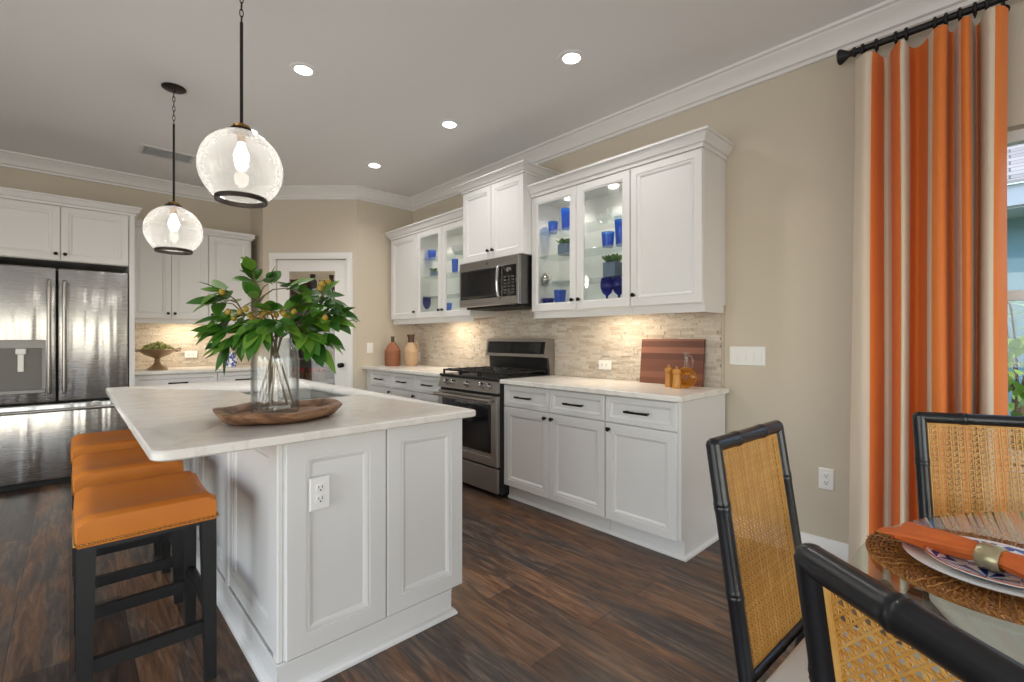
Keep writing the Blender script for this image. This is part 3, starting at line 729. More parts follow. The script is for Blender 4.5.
# ------------------------------------------------------------------ island
r = thing('kitchen_island', 'white panelled kitchen island with recessed end and side panels', 'kitchen island', (.9, 2.75, 0))
ix0, ix1, iy0, iy1 = .530, 1.282, 1.700, 3.80; IT = .905
m = MB(); z0 = .112; zt_ = .874; sx0, sx1, sy0, sy1 = .72, 1.168, 2.47, 3.2; wt = .02
m.box(ix0, ix1, iy0, iy0 + wt, z0, zt_); m.box(ix0, ix1, iy1 - wt, iy1, z0, zt_); m.box(ix0, ix0 + wt, iy0 + wt, iy1 - wt, z0, zt_); m.box(ix1 - wt, ix1, iy0 + wt, iy1 - wt, z0, zt_); m.box(ix0 + wt, ix1 - wt, iy0 + wt, iy1 - wt, z0, z0 + wt)
m.build('carcass', 'cabinet_white', r)
door_panel((ix0 + .004, iy0 - .016, .118), UX, VZ, .372, .750, 'end_panel', r, st=.078, t=.016)
door_panel((.912, iy0 - .016, .118), UX, VZ, ix1 - .912, .750, 'end_panel', r, st=.072, t=.016)
for k in range(3):
    L = (iy1 - iy0 - .03) / 3; y1 = iy0 + .03 + (k + 1) * L - .02
    door_panel((ix0 - .014, y1, .118), UY, VZ, L - .04, .750, 'side_panel', r, st=.075, t=.014)
for k in range(4):
    yy = iy0 + .0 + k * (iy1 - iy0 - .05) / 3
    MB().box(ix0 - .02, ix0, yy, yy + .048, .112, .872, .004).build('pilaster', 'cabinet_white', r)
m = MB(); m.box(ix0 - .022, ix1 - .055, iy0 - .006, iy1, .0, .112)
m.build('plinth', 'cabinet_white', r)
m = MB(); m.sweep([(ix1 - .055, iy1), (ix1 - .055, iy0 - .006), (ix0 - .022, iy0 - .006), (ix0 - .022, iy1)], [(-.002, .001), (.02, .001), (.02, .01), (.012, .022), (-.002, .028)], side=1)
m.build('shoe_moulding', 'cabinet_white', r)
m = MB(); m.sweep([(ix1 - .055, iy0 - .006), (ix0 - .022, iy0 - .006), (ix0 - .022, iy1)], [(-.002, .103), (.005, .105), (.004, .113), (-.002, .115)], side=1); m.build('plinth_bead', 'cabinet_white', r)
# top slab with the sink cut-out: four pieces joined into one mesh
ct0, ct1, cy0, cy1 = .162, 1.30, 1.605, 3.92
def island_top():
    m = MB(); slab(m, ct0, ct1, cy0, cy1, IT - .03, IT, (.05, .012, .012, .03), .005)
    o = m.build('island_countertop', 'quartz', loc=((ct0 + ct1) / 2, (cy0 + cy1) / 2, IT - .03))
    cut = MB().box(sx0, sx1, sy0, sy1, IT - .1, IT + .1, .03, 4).build('cutter', 'quartz', loc=(0, 0, 0))
    md = o.modifiers.new('sink_opening', 'BOOLEAN'); md.object = cut; md.operation = 'DIFFERENCE'; md.solver = 'EXACT'
    dg = bpy.context.evaluated_depsgraph_get(); me = bpy.data.meshes.new_from_object(o.evaluated_get(dg)); o.modifiers.clear(); o.data = me
    bpy.data.objects.remove(cut, do_unlink=True)
    return o
tag(island_top(), 'large pale quartz island worktop with overhang on the stool side', 'countertop')
m = MB()
rim = [(sx0 - .02, sy0 - .02), (sx1 + .02, sy0 - .02), (sx1 + .02, sy1 + .02), (sx0 - .02, sy1 + .02)]
def sq(i, z): return [m.v((x + (i if x < .9 else -i), y + (i if y < 2.8 else -i), z)) for x, y in rim]
L = [sq(0, IT - .031), sq(.018, IT - .031), sq(.022, IT - .06), sq(.03, IT - .22), sq(.06, IT - .235)]
for A, B in zip(L, L[1:]):
    for k in range(4): m.face([A[k], A[(k + 1) % 4], B[(k + 1) % 4], B[k]])
m.face(L[-1])
r = thing('sink', 'undermounted stainless steel sink set in the island worktop', 'sink', ((sx0 + sx1) / 2, (sy0 + sy1) / 2, IT - .235))
m.build('basin', 'stainless', r)
MB().lathe([(0, IT - .233), (.045, IT - .233), (.045, IT - .229), (.03, IT - .231), (0, IT - .231)], ((sx0 + sx1) / 2, (sy0 + sy1) / 2, 0), 20).build('drain', 'chrome', r)

# ------------------------------------------------------------------ outlets, switches
def outlet(label, P, N, U, plate=(.072, .116), horiz=False, kind='outlet', n=2, group='white outlets', mat='plastic_white'):
    P, N, U = Vector(P), Vector(N), Vector(U); V = Vector((0, 0, 1))
    r = thing('electrical_outlet' if kind == 'outlet' else 'light_switch', label, 'outlet' if kind == 'outlet' else 'light switch', P, group)
    w, h = plate; O = P - U * w / 2 - V * h / 2
    if U.cross(V).dot(N) < 0: U = -U; O = P - U * w / 2 - V * h / 2
    MB().rings(O, U, V, w, h, [(0, 0), (0, .003), (.004, .006)]).build('cover_plate', mat, r)
    if kind == 'outlet':
        for k in (-1, 1):
            c = P + (U if horiz else V) * .02 * k; a = .028
            s_ = MB().rings(c - U * a / 2 - V * a / 2, U, V, a, a, [(0, .004), (0, .0075), (.003, .0085)]).build('socket', mat, r)
            m = MB()
            for du, dv, ww, hh in ((-.006, .004, .0025, .009), (.006, .004, .0025, .009), (0, -.007, .005, .005)):
                m.rings(c + U * (du - ww / 2) + V * (dv - hh / 2), U, V, ww, hh, [(0, .0083), (0, .0092)])
            m.build('slot', 'plastic_slot', s_)
    else:
        for k in range(n):
            c = P + U * (k - (n - 1) / 2) * .046
            m = MB(); A = [c - U * .016 - V * .033 + N * .005, c + U * .016 - V * .033 + N * .005, c + U * .016 + V * .033 + N * .005, c - U * .016 + V * .033 + N * .005]
            B = [A[0] + N * .008, A[1] + N * .008, A[2] + N * .003, A[3] + N * .003]; m.hexa(A, B); m.build('rocker', mat, r)
outlet('white duplex outlet on the end panel of the island', (.642, iy0 - .0265, .672), (0, -1, 0), (1, 0, 0))
outlet('white duplex outlet low on the beige wall beside the curtain', (XR, .687, .45), (-1, 0, 0), (0, 1, 0))
outlet('white horizontal outlet on stacked stone left of the walnut board', (XR - .0255, 2.128, 1.014), (-1, 0, 0), (0, 1, 0), (.116, .072), True)
outlet('white horizontal outlet on stacked stone right of the footed bowl', (.96, YB - .0255, 1.04), (0, -1, 0), (1, 0, 0), (.116, .072), True)
outlet('pale outlet on stacked stone beside the two wicker jugs', (XR - .0255, 4.77, 1.0), (-1, 0, 0), (0, 1, 0))
outlet('white four-rocker switch plate on beige wall right of the backsplash', (XR, 1.10, 1.11), (-1, 0, 0), (0, 1, 0), (.208, .116), kind='switch', n=4)
outlet('small white switch plate on the wall between pantry door and jugs', (2.453, YP, 1.11), (0, -1, 0), (1, 0, 0), kind='switch', n=1)

# ------------------------------------------------------------------ ceiling fixtures
def downlight(x, y, label, power=26):
    r = thing('recessed_light', label, 'ceiling light', (x, y, CZ), 'recessed ceiling lights')
    MB().lathe([(.045, CZ), (.082, CZ), (.08, CZ - .004), (.06, CZ - .006), (.05, CZ - .002), (.045, CZ)], (x, y, 0), 32).build('trim_ring', 'ceiling_paint', r)
    MB().lathe([(0, CZ - .004), (.049, CZ - .004), (.049, CZ - .001), (0, CZ - .001)], (x, y, 0), 32).build('lens', 'lamp_lens', r)
    lamp('downlight_lamp', 'SPOT', (x, y, CZ - .03), power * .9, (1, .975, .945), spot_size=math.radians(150), spot_blend=.8, shadow_soft_size=.06)
downlight(1.046, 2.982, 'bright round recessed ceiling light nearest the near globe pendant')
downlight(2.151, 1.771, 'bright round recessed ceiling light nearest the camera, right of the others')
downlight(2.134, 2.969, 'bright round recessed ceiling light above the gas range')
downlight(2.119, 4.167, 'farthest bright round recessed ceiling light, by the pantry corner')
downlight(1.046, 4.16, 'round recessed ceiling light seen through the near globe pendant')
lamp('pantry_fill', 'POINT', (2.45, 5.55, 2.6), 7, (1, .95, .88), shadow_soft_size=.08)  # added fill light that brightens the pantry interior, unseen and without a fixture

r = thing('air_vent', 'grey slotted air vent on the ceiling behind the far pendant', 'air vent', (.64, 5.18, CZ))
m = MB(); m.rings((.44, 5.05, CZ), (1, 0, 0), (0, 1, 0), .39, .26, [(0, 0), (0, -.006), (.008, -.01), (.022, -.01), (.024, -.006)], fill=False); m.build('frame', 'vent_grey', r)
m = MB(); m.box(.465, .805, 5.075, 5.285, CZ - .003, CZ - .001)
m.build('duct', 'vent_slot', r)
for k in range(6):
    y = 5.08 + k * .034; m = MB(); m.hexa([(.464, y, CZ - .009), (.806, y, CZ - .009), (.806, y + .001, CZ - .009), (.464, y + .001, CZ - .009)], [(.464, y + .007, CZ - .003), (.806, y + .007, CZ - .003), (.806, y + .008, CZ - .003), (.464, y + .008, CZ - .003)]); m.build('slat', 'vent_grey', r)

def pendant(x, y, zc, R, label):
    r = thing('pendant_light', label, 'pendant light', (x, y, CZ), 'globe pendants over the island')
    MB().lathe([(0, CZ), (.068, CZ), (.068, CZ - .006), (.06, CZ - .012), (.012, CZ - .018), (.008, CZ - .03), (0, CZ - .03)], (x, y, 0), 28).build('canopy', 'bronze_dark', r)
    zt = zc + R
    m = MB(); zz = CZ - .028; k = 0
    zr = 2.62
    while zz > zr + .005:
        c = Vector((x, y, zz - .017)); pts = []
        for i in range(12):
            a = 2 * PI * i / 12; d_ = .007 * math.cos(a); pts.append(c + Vector((d_ if k % 2 else 0, 0 if k % 2 else d_, .019 * math.sin(a))))
        m.tube(pts, .0022, 6, closed=True); zz -= .031; k += 1
    m.build('chain', 'bronze_dark', r)
    MB().tube([(x, y, zr + .008), (x, y, zt + .03)], .0068, 10).build('rod', 'bronze_dark', r)
    m = MB(); m.lathe([(0, zt + .032), (.012, zt + .03), (.02, zt + .018), (.03, zt + .012), (.044, zt + .006), (.046, zt - .006), (0, zt - .006)], (x, y, 0), 24); hl = m.build('fitter', 'bronze_dark', r)
    m = MB()
    for k in range(3):
        a = 2 * PI * k / 3 + .5; p = Vector((x + .042 * math.cos(a), y + .042 * math.sin(a), zt + .008)); m.tube([p, p + Vector((.012 * math.cos(a), .012 * math.sin(a), 0))], .006, 8)
    m.lathe([(.03, zt + .012), (.034, zt + .02), (.024, zt + .026), (.018, zt + .024)], (x, y, 0), 20)
    m.build('thumb_screw', 'aged_brass', hl)
    MB().tube([(x, y, zt - .006), (x, y, zt - .055)], [.018, .016], 14).build('socket', 'aged_brass', r)
    prof = []; n = 30; a0 = math.asin(.045 / R); a1 = PI - math.asin(.098 / R)
    for i in range(n + 1): a = a0 + (a1 - a0) * i / n; prof.append((R * math.sin(a), zc + R * math.cos(a)))
    MB().lathe(prof, (x, y, 0), 56).build('globe', 'globe_glass', r)
    zb = zc + R * math.cos(a1); m = MB(); m.lathe([(.094, zb + .009), (.103, zb + .009), (.105, zb - .004), (.103, zb - .012), (.094, zb - .012), (.094, zb + .009)], (x, y, 0), 48); m.build('bottom_ring', 'bronze_dark', r)
    m = MB(); zb = zt - .055; m.lathe([(0, zb), (.013, zb), (.014, zb - .012), (.026, zb - .04), (.031, zb - .062), (.026, zb - .085), (.014, zb - .098), (0, zb - .101)], (x, y, 0), 20); m.build('bulb', 'bulb_glow', r)
    lamp('pendant_lamp', 'POINT', (x, y, zb - .13), 2.4, (1, .94, .85), shadow_soft_size=.03)
pendant(.557, 2.352, 1.976, .169, 'clear glass globe pendant nearest the camera, over the near island end')
pendant(.498, 3.78, 1.926, .163, 'clear glass globe pendant farther back, hanging before the back cabinets')

# under-cabinet light bars
def bar(x0, x1, y0, y1, z, label, power):
    r = thing('undercabinet_light', label, 'light bar', ((x0 + x1) / 2, (y0 + y1) / 2, z), 'under-cabinet light bars')
    MB().box(x0, x1, y0, y1, z - .014, z, .002).build('housing', 'plastic_white', r)
    lamp('undercabinet_lamp', 'AREA', ((x0 + x1) / 2, (y0 + y1) / 2, z - .018), power, (1, .83, .6), shape='RECTANGLE', size=x1 - x0, size_y=y1 - y0)
bar(2.77, 2.81, 1.75, 2.05, UZ0, 'slim light bar under the right glass-door wall cabinet', 3.0)
bar(2.77, 2.81, 3.75, 4.05, UZ0, 'slim light bar under the left glass-door wall cabinet', 3.4)
bar(.75, 1.05, 5.91, 5.95, 1.412, 'slim light bar under the wall cabinet over the footed bowl', 3.6)

# ------------------------------------------------------------------ bar stools
def make_stool(label):
    r = thing('counter_stool', label, 'stool', (0, 0, 0), 'orange saddle stools along the island')
    hx, hy = .188, .208; nx, ny = 14, 20; m = MB()
    def topz(u, v):     # u across X, v along Y in -1..1
        e = .658 + .026 * abs(v) ** 2.2 - .012
        return e
    G = []
    def sec(v, k):       # cross ring at v; k inset factor
        return v
    rows = []
    for j in range(ny + 1):
        v = -1 + 2 * j / ny; row = []
        for i in range(nx + 1):
            u = -1 + 2 * i / nx
            ex = max(0, abs(u) - .86) / .14; ey = max(0, abs(v) - .88) / .12
            dz = .018 * (1 - math.sqrt(max(0, 1 - min(1, ex) ** 2))) + .018 * (1 - math.sqrt(max(0, 1 - min(1, ey) ** 2)))
            row.append(m.v((u * hx * (1 - .03 * ey), v * hy, topz(u, v) - dz)))
        rows.append(row)
    for j in range(ny):
        for i in range(nx): m.face([rows[j][i], rows[j][i + 1], rows[j + 1][i + 1], rows[j + 1][i]])
    edge = rows[0][:] + [rows[j][nx] for j in range(1, ny + 1)] + rows[ny][nx - 1::-1] + [rows[j][0] for j in range(ny - 1, 0, -1)]
    low = [m.v((e.co.x * 1.012, e.co.y * 1.012, .61)) for e in edge]; low2 = [m.v((e.co.x * 1.0, e.co.y * 1.0, .572)) for e in edge]
    n = len(edge)
    for A, B in ((edge, low), (low, low2)):
        for k in range(n): m.face([A[k], A[(k + 1) % n], B[(k + 1) % n], B[k]])
    m.face(low2)
    seat = m.build('seat', 'orange_leather', r, ang=50)
    m = MB(); pitch = .0135
    for s in (-1, 1):
        k = int(2 * hx / pitch)
        for i in range(k + 1): m.ball((-hx + i * 2 * hx / k, s * (hy + .0015), .582), .0048, 6)
        k = int(2 * hy / pitch)
        for i in range(k + 1): m.ball((s * (hx + .0015), -hy + i * 2 * hy / k, .582), .0048, 6)
    m.build('nailhead_trim', 'aged_brass', seat)
    m = MB(); m.box(-hx + .012, hx - .012, -hy + .012, hy - .012, .556, .573); m.build('apron', 'black_wood', r)
    for sx in (-1, 1):
        for sy in (-1, 1):
            cx, cy, dx, dy = sx * (hx - .026), sy * (hy - .026), sx * .006, sy * .01
            def quad(x, y, h, z): return [(x - h, y - h, z), (x + h, y - h, z), (x + h, y + h, z), (x - h, y + h, z)]
            MB().hexa(quad(cx + dx, cy + dy, .017, 0), quad(cx, cy, .023, .573)).build('leg', 'black_wood', r)
    for sy in (-1, 1): yy = sy * (hy - .02); MB().box(-hx + .03, hx - .03, yy - .011, yy + .011, .17, .212).build('stretcher', 'black_wood', r)
    for sx in (-1, 1): xx = sx * (hx - .022); MB().box(xx - .011, xx + .011, -hy + .03, hy - .03, .23, .272).build('stretcher', 'black_wood', r)
    return r
st = make_stool('nearest orange leather saddle stool with nailhead trim at the island')
sx_ = .199
dup(st, (sx_ - .002, 2.83, 0), 'middle orange leather saddle stool of the three at the island')
dup(st, (sx_ - .006, 3.49, 0), 'farthest orange leather saddle stool, nearest the refrigerator')
st.location = (sx_, 2.165, 0)

# ------------------------------------------------------------------ dining chairs
def bamboo(mb, a, b, r, nodes, seg=14):
    a, b = Vector(a), Vector(b); fr = [0, 1]; L = (b - a).length
    for n in nodes: fr += [n - .016 / L, n - .009 / L, n - .004 / L, n, n + .004 / L, n + .009 / L, n + .016 / L]
    fr = sorted(set(max(0, min(1, f)) for f in fr)); rad = []
    for f in fr:
        k = 1
        for n in nodes:
            d = abs(f - n) * L
            if d < .002: k = 1.02
            elif d < .006: k = 1.1
            elif d < .011: k = 1.05
        rad.append(r * k)
    mb.tube([a + (b - a) * f for f in fr], rad, seg)
def make_chair(label):
    r = thing('dining_chair', label, 'chair', (0, 0, 0), 'cane back dining chairs around the glass table')
    hw, zt, zs = .192, .957, .40
    def yb(z): return (z - zs) / (.975 - zs) * .085
    def bp(x, z, o=0): return Vector((x, yb(z) + o, z))
    for s in (-1, 1):
        m = MB(); bamboo(m, bp(s * hw, zs - .02), bp(s * hw, zt + .003), .0185, (.04, .40, .75)); bamboo(m, (s * hw, .07, 0), bp(s * hw, zs), .02, (.5,)); m.ball(bp(s * hw, zt), .0188, 12)
        m.build('back_post', 'bamboo_black', r)
    m = MB(); bamboo(m, bp(-hw, zt), bp(hw, zt), .0185, (.3, .7)); m.build('top_rail', 'bamboo_black', r)
    m = MB(); bamboo(m, bp(-hw, .425), bp(hw, .425), .014, (.5,)); m.build('lower_rail', 'bamboo_black', r)
    # woven cane: two layers of strands with open eyes
    x0, x1, z0, z1 = -hw + .019, hw - .019, .437, zt - .018
    m = MB(); p = .0175
    def strand(ax, az, bx, bz, w, o):
        A, B = bp(ax, az, o), bp(bx, bz, o); d = (B - A)
        if d.length < .01: return
        d.normalize(); n = Vector((0, 1, -.16)).normalized(); s_ = d.cross(n).normalized() * w / 2; h = n * .0005
        m.hexa([A - s_ - h, A + s_ - h, A + s_ + h, A - s_ + h], [B - s_ - h, B + s_ - h, B + s_ + h, B - s_ + h])
    for o in (-.0035,):
        x = x0 + p / 2
        while x < x1:
            for e in (-.0026, .0026): strand(x + e, z0, x + e, z1, .0027, o)
            x += p
        z = z0 + p / 2
        while z < z1:
            for e in (-.0026, .0026): strand(x0, z + e, x1, z + e, .0027, o + .0014)
            z += p
        W_, H_ = x1 - x0, z1 - z0
        c = -H_
        while c < W_:
            a0, a1 = max(0, c), min(W_, c + H_)      # line x = c + h
            strand(x0 + a0, z0 + a0 - c, x0 + a1, z0 + a1 - c, .0027, o + .0026)
            strand(x0 + a0, z1 - (a0 - c), x0 + a1, z1 - (a1 - c), .0027, o + .0036)
            c += p
    cane = m.build('cane_panel', 'cane', r)
    m = MB()
    for a, b in (((x0, z0), (x1, z0)), ((x1, z0), (x1, z1)), ((x1, z1), (x0, z1)), ((x0, z1), (x0, z0))): m.tube([bp(*a), bp(*b)], .0045, 8)
    m.build('spline', 'cane', cane)
    m = MB(); m.box(-.225, .225, -.44, -.02, .355, .40, .01, 2); m.build('seat_frame', 'bamboo_black', r)
    m = MB(); m.box(-.215, .215, -.435, -.03, .40, .447, .018, 3); m.build('seat_cushion', 'cushion_fabric', r)
    for s in (-1, 1):
        m = MB(); bamboo(m, (s * .205, -.415, 0), (s * .205, -.415, .37), .02, (.5,)); m.build('front_leg', 'bamboo_black', r)
    return r
ch = make_chair('black bamboo dining chair with tall cane back, between curtain and end cabinet')
# world places: rail centre, facing
def place(o, cx, cy, th):
    f = Vector((math.sin(th), -math.cos(th), 0)); o.location = Vector((cx, cy, 0)) + f * .083; o.rotation_euler = (0, 0, th)
c2 = dup(ch, (0, 0, 0), 'cane back dining chair across the table, in front of curtain and window'); c3 = dup(ch, (0, 0, 0), 'cane back dining chair nearest the camera, seen from behind')
place(ch, 1.338, .487, math.radians(-3)); place(c2, 2.141, .034, math.radians(-64)); place(c3, .524, .008, math.radians(53))

# ------------------------------------------------------------------ table and setting
TX, TY, TR, TZ = 1.26, -.60, .83, .757
r = thing('dining_table', 'round glass-topped dining table set with a rattan charger', 'table', (TX, TY, 0))
MB().lathe([(0, TZ - .013), (TR - .006, TZ - .013), (TR, TZ - .009), (TR, TZ - .004), (TR - .006, TZ), (0, TZ)], (TX, TY, 0), 128).build('glass_top', 'table_glass', r)
m = MB(); m.lathe([(0, 0), (.30, 0), (.30, .03), (.24, .06), (.13, .16), (.10, .36), (.13, .58), (.22, .70), (.26, .73), (.26, .7435), (0, .7435)], (TX, TY, 0), 40); m.build('pedestal', 'black_wood', r)
mx_, my_ = 1.316, .012
m = MB(); RR = .212; nr = 25
for i in range(nr):
    rad = .012 + (RR - .018) * i / (nr - 1); n = max(14, int(rad * 2 * PI / .0045)); kk = max(5, int(rad * 2 * PI / .016))
    for ph in (0, PI):
        pts = []
        for j in range(n):
            a = 2 * PI * j / n; w_ = a * kk + ph
            pts.append((mx_ + (rad + .002 * math.sin(w_)) * math.cos(a), my_ + (rad + .002 * math.sin(w_)) * math.sin(a), TZ + .0075 + .003 * math.cos(w_)))
        m.tube(pts, .0025, 5, closed=True)
m.lathe([(0, TZ + .001), (RR - .008, TZ + .001), (RR - .008, TZ + .005), (0, TZ + .005)], (mx_, my_, 0), 48)
for k in range(56):
    a = 2 * PI * k / 56; m.tube([(mx_ + q * math.cos(a), my_ + q * math.sin(a), TZ + .0125 + .0015 * math.sin(q * 190 + k * PI)) for q in [.03 + (RR - .032) * i / 26 for i in range(27)]], .0016, 4)
tag(m.build('charger', 'rattan', loc=(mx_, my_, TZ)), 'round woven rattan charger lying on the glass table', 'placemat')
def plate(name, c, R, z0, mats, label, rim=None):
    m = MB(); m.lathe([(0, z0), (R * .6, z0), (R * .66, z0 + .003), (R * .985, z0 + .0145), (R, z0 + .017)], (*c, 0), 72)
    m.mi = 1; m.lathe([(R, z0 + .017), (R * .965, z0 + .0178)], (*c, 0), 72)
    m.mi = 2; m.lathe([(R * .965, z0 + .0178), (R * .68, z0 + .0085), (R * .6, z0 + .0065), (0, z0 + .006)], (*c, 0), 72)
    bmesh.ops.remove_doubles(m.bm, verts=m.bm.verts[:], dist=1e-5)
    tag(m.build(name, mats, loc=(*c, z0)), label, 'plate')
plate('dinner_plate', (1.284, .02), .136, TZ + .0165, ('porcelain', 'porcelain', 'porcelain'), 'plain white dinner plate on the rattan charger')
plate('salad_plate', (1.262, .016), .105, TZ + .0285, ('porcelain', 'orange_rim', 'starburst_glaze'), 'smaller plate with blue starburst pattern on the white dinner plate')
# napkin drawn through a ring
A_ = Vector((1.296, .162, TZ + .052)); B_ = Vector((1.236, .022, TZ + .064)); C_ = Vector((1.185, -.12, TZ + .055))
m = MB(); rows = []; n = 34; seg = 40
for i in range(n + 1):
    f = i / n; k = .5
    p = (A_ * (1 - f) ** 2 + B_ * 2 * f * (1 - f) + C_ * f * f) * .35 + (A_.lerp(B_, f * 2) if f < .5 else B_.lerp(C_, f * 2 - 1)) * .65
    d = (C_ - A_).normalized(); s_ = d.cross(VZ).normalized(); pinch = abs(f - .5) * 2
    a = .017 + .034 * pinch ** 1.1; b = .014 + .006 * math.sin(pinch * PI) - .003 * pinch
    row = []
    for k in range(seg):
        t_ = 2 * PI * k / seg; rp = 1 + .16 * math.sin(5 * t_ + 2.5 * f) * (.35 + pinch) + .07 * math.sin(9 * t_ - 4 * f)
        end = Vector((0, 0, 0)) if 0 < i < n else d * (.012 * math.sin(3 * t_) * (1 if i else -1))
        row.append(m.v(p + end + s_ * a * math.cos(t_) * rp + VZ * b * math.sin(t_) * rp))
    rows.append(row)
for A, B in zip(rows, rows[1:]):
    for k in range(seg): m.face([A[k], A[(k + 1) % seg], B[(k + 1) % seg], B[k]])
m.face(rows[0][::-1]); m.face(rows[-1])
tag(m.build('napkin', 'napkin_cloth', ang=60, loc=tuple(B_)), 'orange cloth napkin gathered through a metal ring on the plates', 'napkin')
m = MB(); d = (C_ - A_).normalized(); s_ = d.cross(VZ).normalized(); rows = []
for q, e in ((-.017, 0), (-.012, .002), (0, .0025), (.012, .002), (.017, 0), (.017, -.003), (-.017, -.003)):
    rows.append([m.v(B_ + Vector((0, 0, -.006)) + d * q + s_ * (.024 + e) * math.cos(a) + VZ * (.022 + e) * math.sin(a)) for a in [2 * PI * k / 36 for k in range(36)]])
for i in range(len(rows)):
    A, B = rows[i], rows[(i + 1) % len(rows)]
    for k in range(36): m.face([A[k], A[(k + 1) % 36], B[(k + 1) % 36], B[k]])
tag(m.build('napkin_ring', 'napkin_ring_metal', loc=tuple(B_)), 'mottled gold napkin ring around the orange napkin', 'napkin ring')

# ------------------------------------------------------------------ curtain, rod
path = [(855.5, 2.90, 0), (861, 2.862, 0), (866, 2.85, 0), (871.5, 2.865, 1), (878, 2.905, 1), (884, 2.945, 0), (888, 2.95, 0), (891, 2.925, 1), (896, 2.875, 1), (900, 2.855, 0), (904, 2.865, 0), (909, 2.925, 1),
        (915, 2.96, 1), (922, 2.955, 1), (929, 2.905, 0), (933.5, 2.86, 1), (940, 2.845, 1), (946, 2.86, 1), (949, 2.92, 1), (954, 2.935, 0), (958, 2.89, 0), (961, 2.86, 1), (966, 2.85, 1), (970, 2.87, 0), (973.5, 2.93, 0), (976.5, 2.95, 1), (981, 2.925, 0),
        (984, 2.875, 0), (989, 2.85, 0), (995, 2.855, 1), (1002, 2.87, 1), (1008, 2.91, 1)]
path = [(a, 2.905 + (b - 2.90) * 1.3, c) for a, b, c in path]
fine = []
for i in range(len(path) - 1):
    P = [Vector((path[max(0, min(len(path) - 1, i + k))][1], px_y(path[max(0, min(len(path) - 1, i + k))][0], path[max(0, min(len(path) - 1, i + k))][1]), 0)) for k in (-1, 0, 1, 2)]
    for k in range(4):
        t_ = k / 4; a, b, c_, d_ = P
        q = .5 * ((2 * b) + (c_ - a) * t_ + (2 * a - 5 * b + 4 * c_ - d_) * t_ ** 2 + (3 * b - a - 3 * c_ + d_) * t_ ** 3)
        fine.append((q.x, q.y, path[i][2]))
fine.append((path[-1][1], px_y(path[-1][0], path[-1][1]), 1))
m = MB(); zs = [2.632, 2.60, 2.55, 2.45, 2.2, 1.9, 1.6, 1.3, 1.0, .7, .45, .25, .1, .012]; nf = len(fine); G = []
for z in zs:
    row = []
    for k, (x, y, cidx) in enumerate(fine):
        f = k / (nf - 1); g = (2.632 - z) / 2.62
        amp = 1 if z < 2.58 else (.75 if z < 2.62 else .6)
        xx = 2.905 + (x - 2.905) * amp * (1 + .06 * math.sin(3 * g + f * 9)); yy = y + .012 * math.sin(2.3 * g + f * 14) * g * (1 - g) * 2 + (.03 * g * g) * max(0, 1 - f * 5)
        zz = z - (.010 * (1 - math.cos((x - 2.86) * 22)) * 1.0 if z > 2.61 and x > 2.86 else 0)
        row.append(Vector((xx, yy, zz)))
    G.append(row)
thk = .0016
F_ = [[m.v(p) for p in row] for row in G]
for j in range(len(zs) - 1):
    for k in range(nf - 1): m.mi = fine[k][2]; m.face([F_[j][k], F_[j][k + 1], F_[j + 1][k + 1], F_[j + 1][k]])
bmesh.ops.recalc_face_normals(m.bm, faces=m.bm.faces[:])
ret = bmesh.ops.solidify(m.bm, geom=m.bm.faces[:], thickness=thk)
for f in m.bm.faces: pass
tag(m.build('curtain', ['curtain_cream', 'curtain_orange'], ang=80, loc=(2.9, .3, 0)), 'floor-length curtain with vertical orange and cream stripes', 'curtain')
RZ = 2.672
r = thing('curtain_rod', 'black curtain rod with flared finial below the ceiling moulding', 'curtain rod', (2.91, -.3, RZ))
MB().tube([(2.9, .545, RZ), (2.9, -1.45, RZ)], .0165, 14).build('pole', 'black_iron', r)
m = MB(); m.lathe([(0, .535), (.023, .535), (.025, .54), (.023, .546), (.017, .55), (.015, .562), (.02, .57), (.037, .596), (.038, .606), (.03, .612), (0, .614)], (2.9, 0, RZ), 14, 'y'); m.build('finial', 'black_iron', r)
for yy in (.02, -1.3):
    m = MB(); m.tube([(XR, yy, RZ), (2.9, yy, RZ)], .007, 8); m.tube([(XR, yy, RZ), (XR - .006, yy, RZ)], .022, 14); m.tube([(2.9, yy - .006, RZ), (2.9, yy + .006, RZ)], .018, 14); m.build('bracket', 'black_iron', r)
ords = ['leftmost', 'second', 'third', 'fourth', 'fifth', 'sixth', 'seventh', 'eighth', 'ninth']
rp = None
for i, px in enumerate((863, 876.5, 896, 906.4, 935, 946, 960, 975, 987)):
    y = px_y(px, 2.9)
    lb = ('black curtain ring nearest the flared finial of the rod' if i == 0 else '%s black curtain ring from the flared end of the rod' % ords[i])
    if rp is None:
        m = MB(); m.tube([(2.9 + .0235 * math.cos(2 * PI * k / 20), y, RZ - .0035 + .0235 * math.sin(2 * PI * k / 20)) for k in range(20)], .0065, 8, closed=True); m.tube([(2.9, y, RZ - .027), (2.9, y, RZ - .043)], .003, 6)
        rp = m.build('curtain_ring', 'black_iron', loc=(2.9, y, RZ)); tag(rp, lb, 'curtain ring', 'black rings on the curtain rod')
    else: dup(rp, (2.9, y, RZ), lb)

